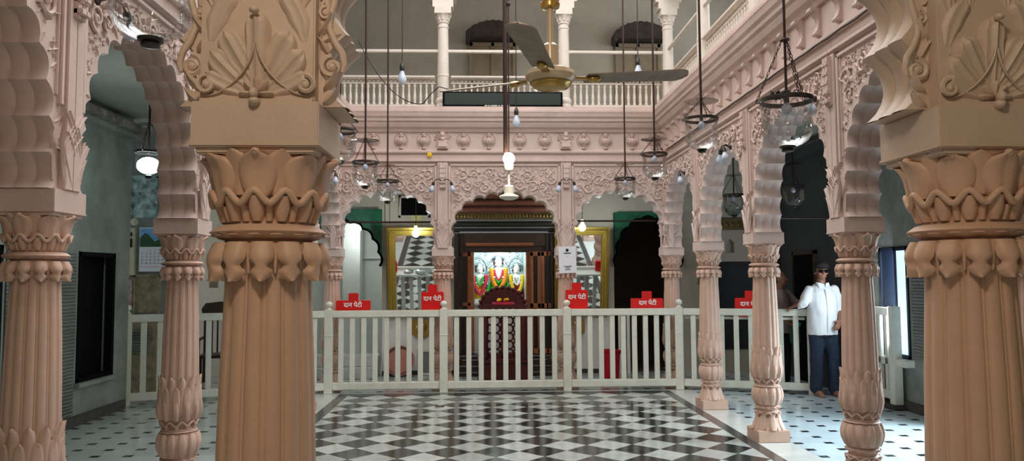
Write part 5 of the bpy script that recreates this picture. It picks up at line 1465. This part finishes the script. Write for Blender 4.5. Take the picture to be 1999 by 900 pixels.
for sx in (-1, 1):
    limb(m, [(sx * .09, 0, .84), (sx * .09, -.01, .48), (sx * .09, .02, .08)], [.08, .056, .04]); limb(m, [(sx * .09, .03, .045), (sx * .095, -.10, .03), (sx * .10, -.17, .018)], [.04, .036, .02])
fused(m, 'body', M['skin'], wp, .0075, 3)
m = MB()
rings(m, [(0, 0, .78, .182, .14), (0, 0, .90, .178, .14), (0, 0, 1.08, .175, .135), (0, 0, 1.26, .178, .12), (0, .01, 1.35, .14, .088), (0, .012, 1.395, .08, .068)])
limb(m, [(.155, 0, 1.33), (.22, -.03, 1.25), (.262, -.05, 1.195), (.25, -.13, 1.19)], [.062, .064, .058, .05]); limb(m, [(-.155, 0, 1.33), (-.205, -.01, 1.20), (-.22, -.03, 1.12)], [.062, .062, .056])
fused(m, 'shirt', M['pinkshirt'], wp, .012, 4, wr=.009, seed=14)
m = MB(); rings(m, [(0, 0, .74, .15, .12), (0, 0, .82, .158, .12), (0, 0, .90, .15, .11)])
for sx in (-1, 1): limb(m, [(sx * .08, 0, .80), (sx * .09, -.01, .48), (sx * .092, .02, .09)], [.095, .08, .07])
fused(m, 'trousers', M['darkcloth'], wp, .012, 3, wr=.006)
m = MB(); m.ell((0, .03, 0), (.092, .10, .105), 18, 12); m.ell((0, .09, -.05), (.05, .05, .06), 12, 8); m.build('hair', M['hair'], wp, loc=(0, .0, 1.575), rz=.5)
bg = thing('carry_bag', 'teal and dark green carry bag held behind the fence beside the person in pink', 'bag', (4.33, 10.36, .66), .2)
m = MB(); rings(m, [(0, 0, 0, .07, .04), (0, 0, .04, .085, .05), (0, 0, .16, .08, .045), (0, 0, .24, .06, .03)]); m.build('bag_body', mat('dark_green_cloth', srgb(22, 74, 62), .7), bg)
m = MB(); m.box((0, -.03, .25), (.13, .03, .06), 0, .3); m.build('bag_flap', M['teal'], bg, bevel=.008)
m = MB(); m.tube([(-.05, 0, .24), (-.03, 0, .33), (.03, 0, .33), (.05, 0, .24)], .006, 6); m.build('bag_handle', M['teal'], bg)

# lit small bulbs by the mirrors / in the side room
def cfl(x, y, z, lab, top):
    r = thing('lit_bulb', lab, 'bulb', (x, y, z))
    m = MB(); m.ell((0, 0, 0), (.055, .055, .06), 16, 10); m.build('bulb_glass', M['glow'], r)
    m = MB(); m.lathe([(.02, .055), (.028, .06), (.028, .12), (.01, .13)], 12); m.build('bulb_holder', M['boxbeige'], r)
    m = MB(); m.tube([(0, 0, .12), (0, 0, top - z)], .005, 6); m.build('cord', M['wire'], r)
    return r
cfl(-1.02, 11.95, 2.28, 'glowing white bulb in front of the gold mirror beside the lit room', ZC)
cfl(1.61, 11.95, 2.37, 'glowing white bulb in front of the gold mirror by the notice column', ZC)
cfl(-2.12, 13.2, 2.45, 'glowing white bulb inside the lit white side room', 2.9)
for x, z in ((-1.06, 2.47),):
    m = MB(); m.bx(-.085, .085, -.03, .0, -.13, .13)
    for a in (-.04, .04):
        for b in (-.06, .06): m.box((a, -.035, b), (.06, .01, .09))
    tag(m.build('lantern_box', mat('pale_yellow_panes', srgb(226, 214, 140), .4), loc=(x, YB, z + .02), bevel=.006), 'small yellow paned box lamp on the wall above the gold mirror', 'wall lamp')

# ------------------------------------------------------------------ lights
def area(name, loc, rot, sx, sy, power, col):
    l = bpy.data.lights.new(name, 'AREA'); l.shape = 'RECTANGLE'; l.size = sx; l.size_y = sy; l.energy = power; l.color = col
    o = bpy.data.objects.new(name, l); COL.objects.link(o); o.location = loc; o.rotation_euler = rot; return o
def point(name, loc, power, col, rad=.06):
    l = bpy.data.lights.new(name, 'POINT'); l.energy = power; l.color = col; l.shadow_soft_size = rad
    o = bpy.data.objects.new(name, l); COL.objects.link(o); o.location = loc; return o
area('skylight', (.3, 6.4, 7.4), (0, 0, 0), 4.4, 8.0, 345, (1.0, .965, .94))
d = area('door_daylight', (5.75, 6.7, 2.6), (0, PI / 2 - .75, 0), 1.9, 1.2, 235, (.74, .90, 1.0)); d.data.spread = math.radians(110)
d = area('window_daylight', (4.95, 8.95, 1.3), (0, PI / 2, math.radians(-58)), 1.1, .3, 26, (.80, .91, 1.0))
area('upper_window_daylight', (5.6, 7.0, 5.4), (0, PI / 2, 0), 2.0, 8.0, 130, (1.0, .97, .93))
area('gallery_fill', (.3, 12.0, 6.95), (0, 0, 0), 6.0, 1.2, 9, (1.0, .93, .88))  # added fill under the closed gallery ceiling, no skylight there
point('porch_lamp', (-.2, .3, 3.1), 47, (1.0, .83, .66), .15)
point('lantern_light', (-3.245, 7.5, 2.60), 58, (.76, .98, 1.0), .05)
point('mirror_lamp_west', (-1.02, 11.85, 2.28), 13, (.86, .97, 1.0), .06)
point('mirror_lamp_east', (1.61, 11.85, 2.37), 11, (.86, .97, 1.0), .06)
point('side_room_lamp', (-2.12, 13.15, 2.3), 7, (.9, .98, 1.0), .06)
point('shrine_lamp', (.31, 12.85, 2.06), 17, (.76, .97, 1.0), .05)
point('pendant_light', (.30, 7.9, 2.84), 14, (1.0, .86, .62), .06)

w = bpy.data.worlds.new('sky'); S.world = w; w.use_nodes = True
bg_ = w.node_tree.nodes['Background']; bg_.inputs['Color'].default_value = (.88, .94, 1.0, 1); bg_.inputs['Strength'].default_value = 1.2

# ------------------------------------------------------------------ camera
cam = bpy.data.cameras.new('camera'); co = bpy.data.objects.new('camera', cam); COL.objects.link(co); S.camera = co
cam.sensor_width = 36; cam.lens = 36 * 1480 / 1999; cam.clip_start = .05; cam.clip_end = 100
pi_, ya, ro = .0629, .0412, -.0055
F = Vector((math.sin(ya) * math.cos(pi_), math.cos(ya) * math.cos(pi_), math.sin(pi_)))
r0 = Vector((math.cos(ya), -math.sin(ya), 0)); u0 = r0.cross(F)
R_ = r0 * math.cos(ro) + u0 * math.sin(ro); U_ = -r0 * math.sin(ro) + u0 * math.cos(ro)
mw = Matrix((R_, U_, -F)).transposed().to_4x4(); mw.translation = (0, 0, 1.57); co.matrix_world = mw

S.view_settings.view_transform = 'Standard'; S.view_settings.look = 'None'; S.view_settings.gamma = 1; S.view_settings.use_curve_mapping = False
S.view_settings.exposure = 0.25
S.cycles.use_denoising = True
S.cycles.max_bounces = 8; S.cycles.transparent_max_bounces = 24; S.cycles.sample_clamp_indirect = 6; S.cycles.caustics_reflective = False; S.cycles.caustics_refractive = False
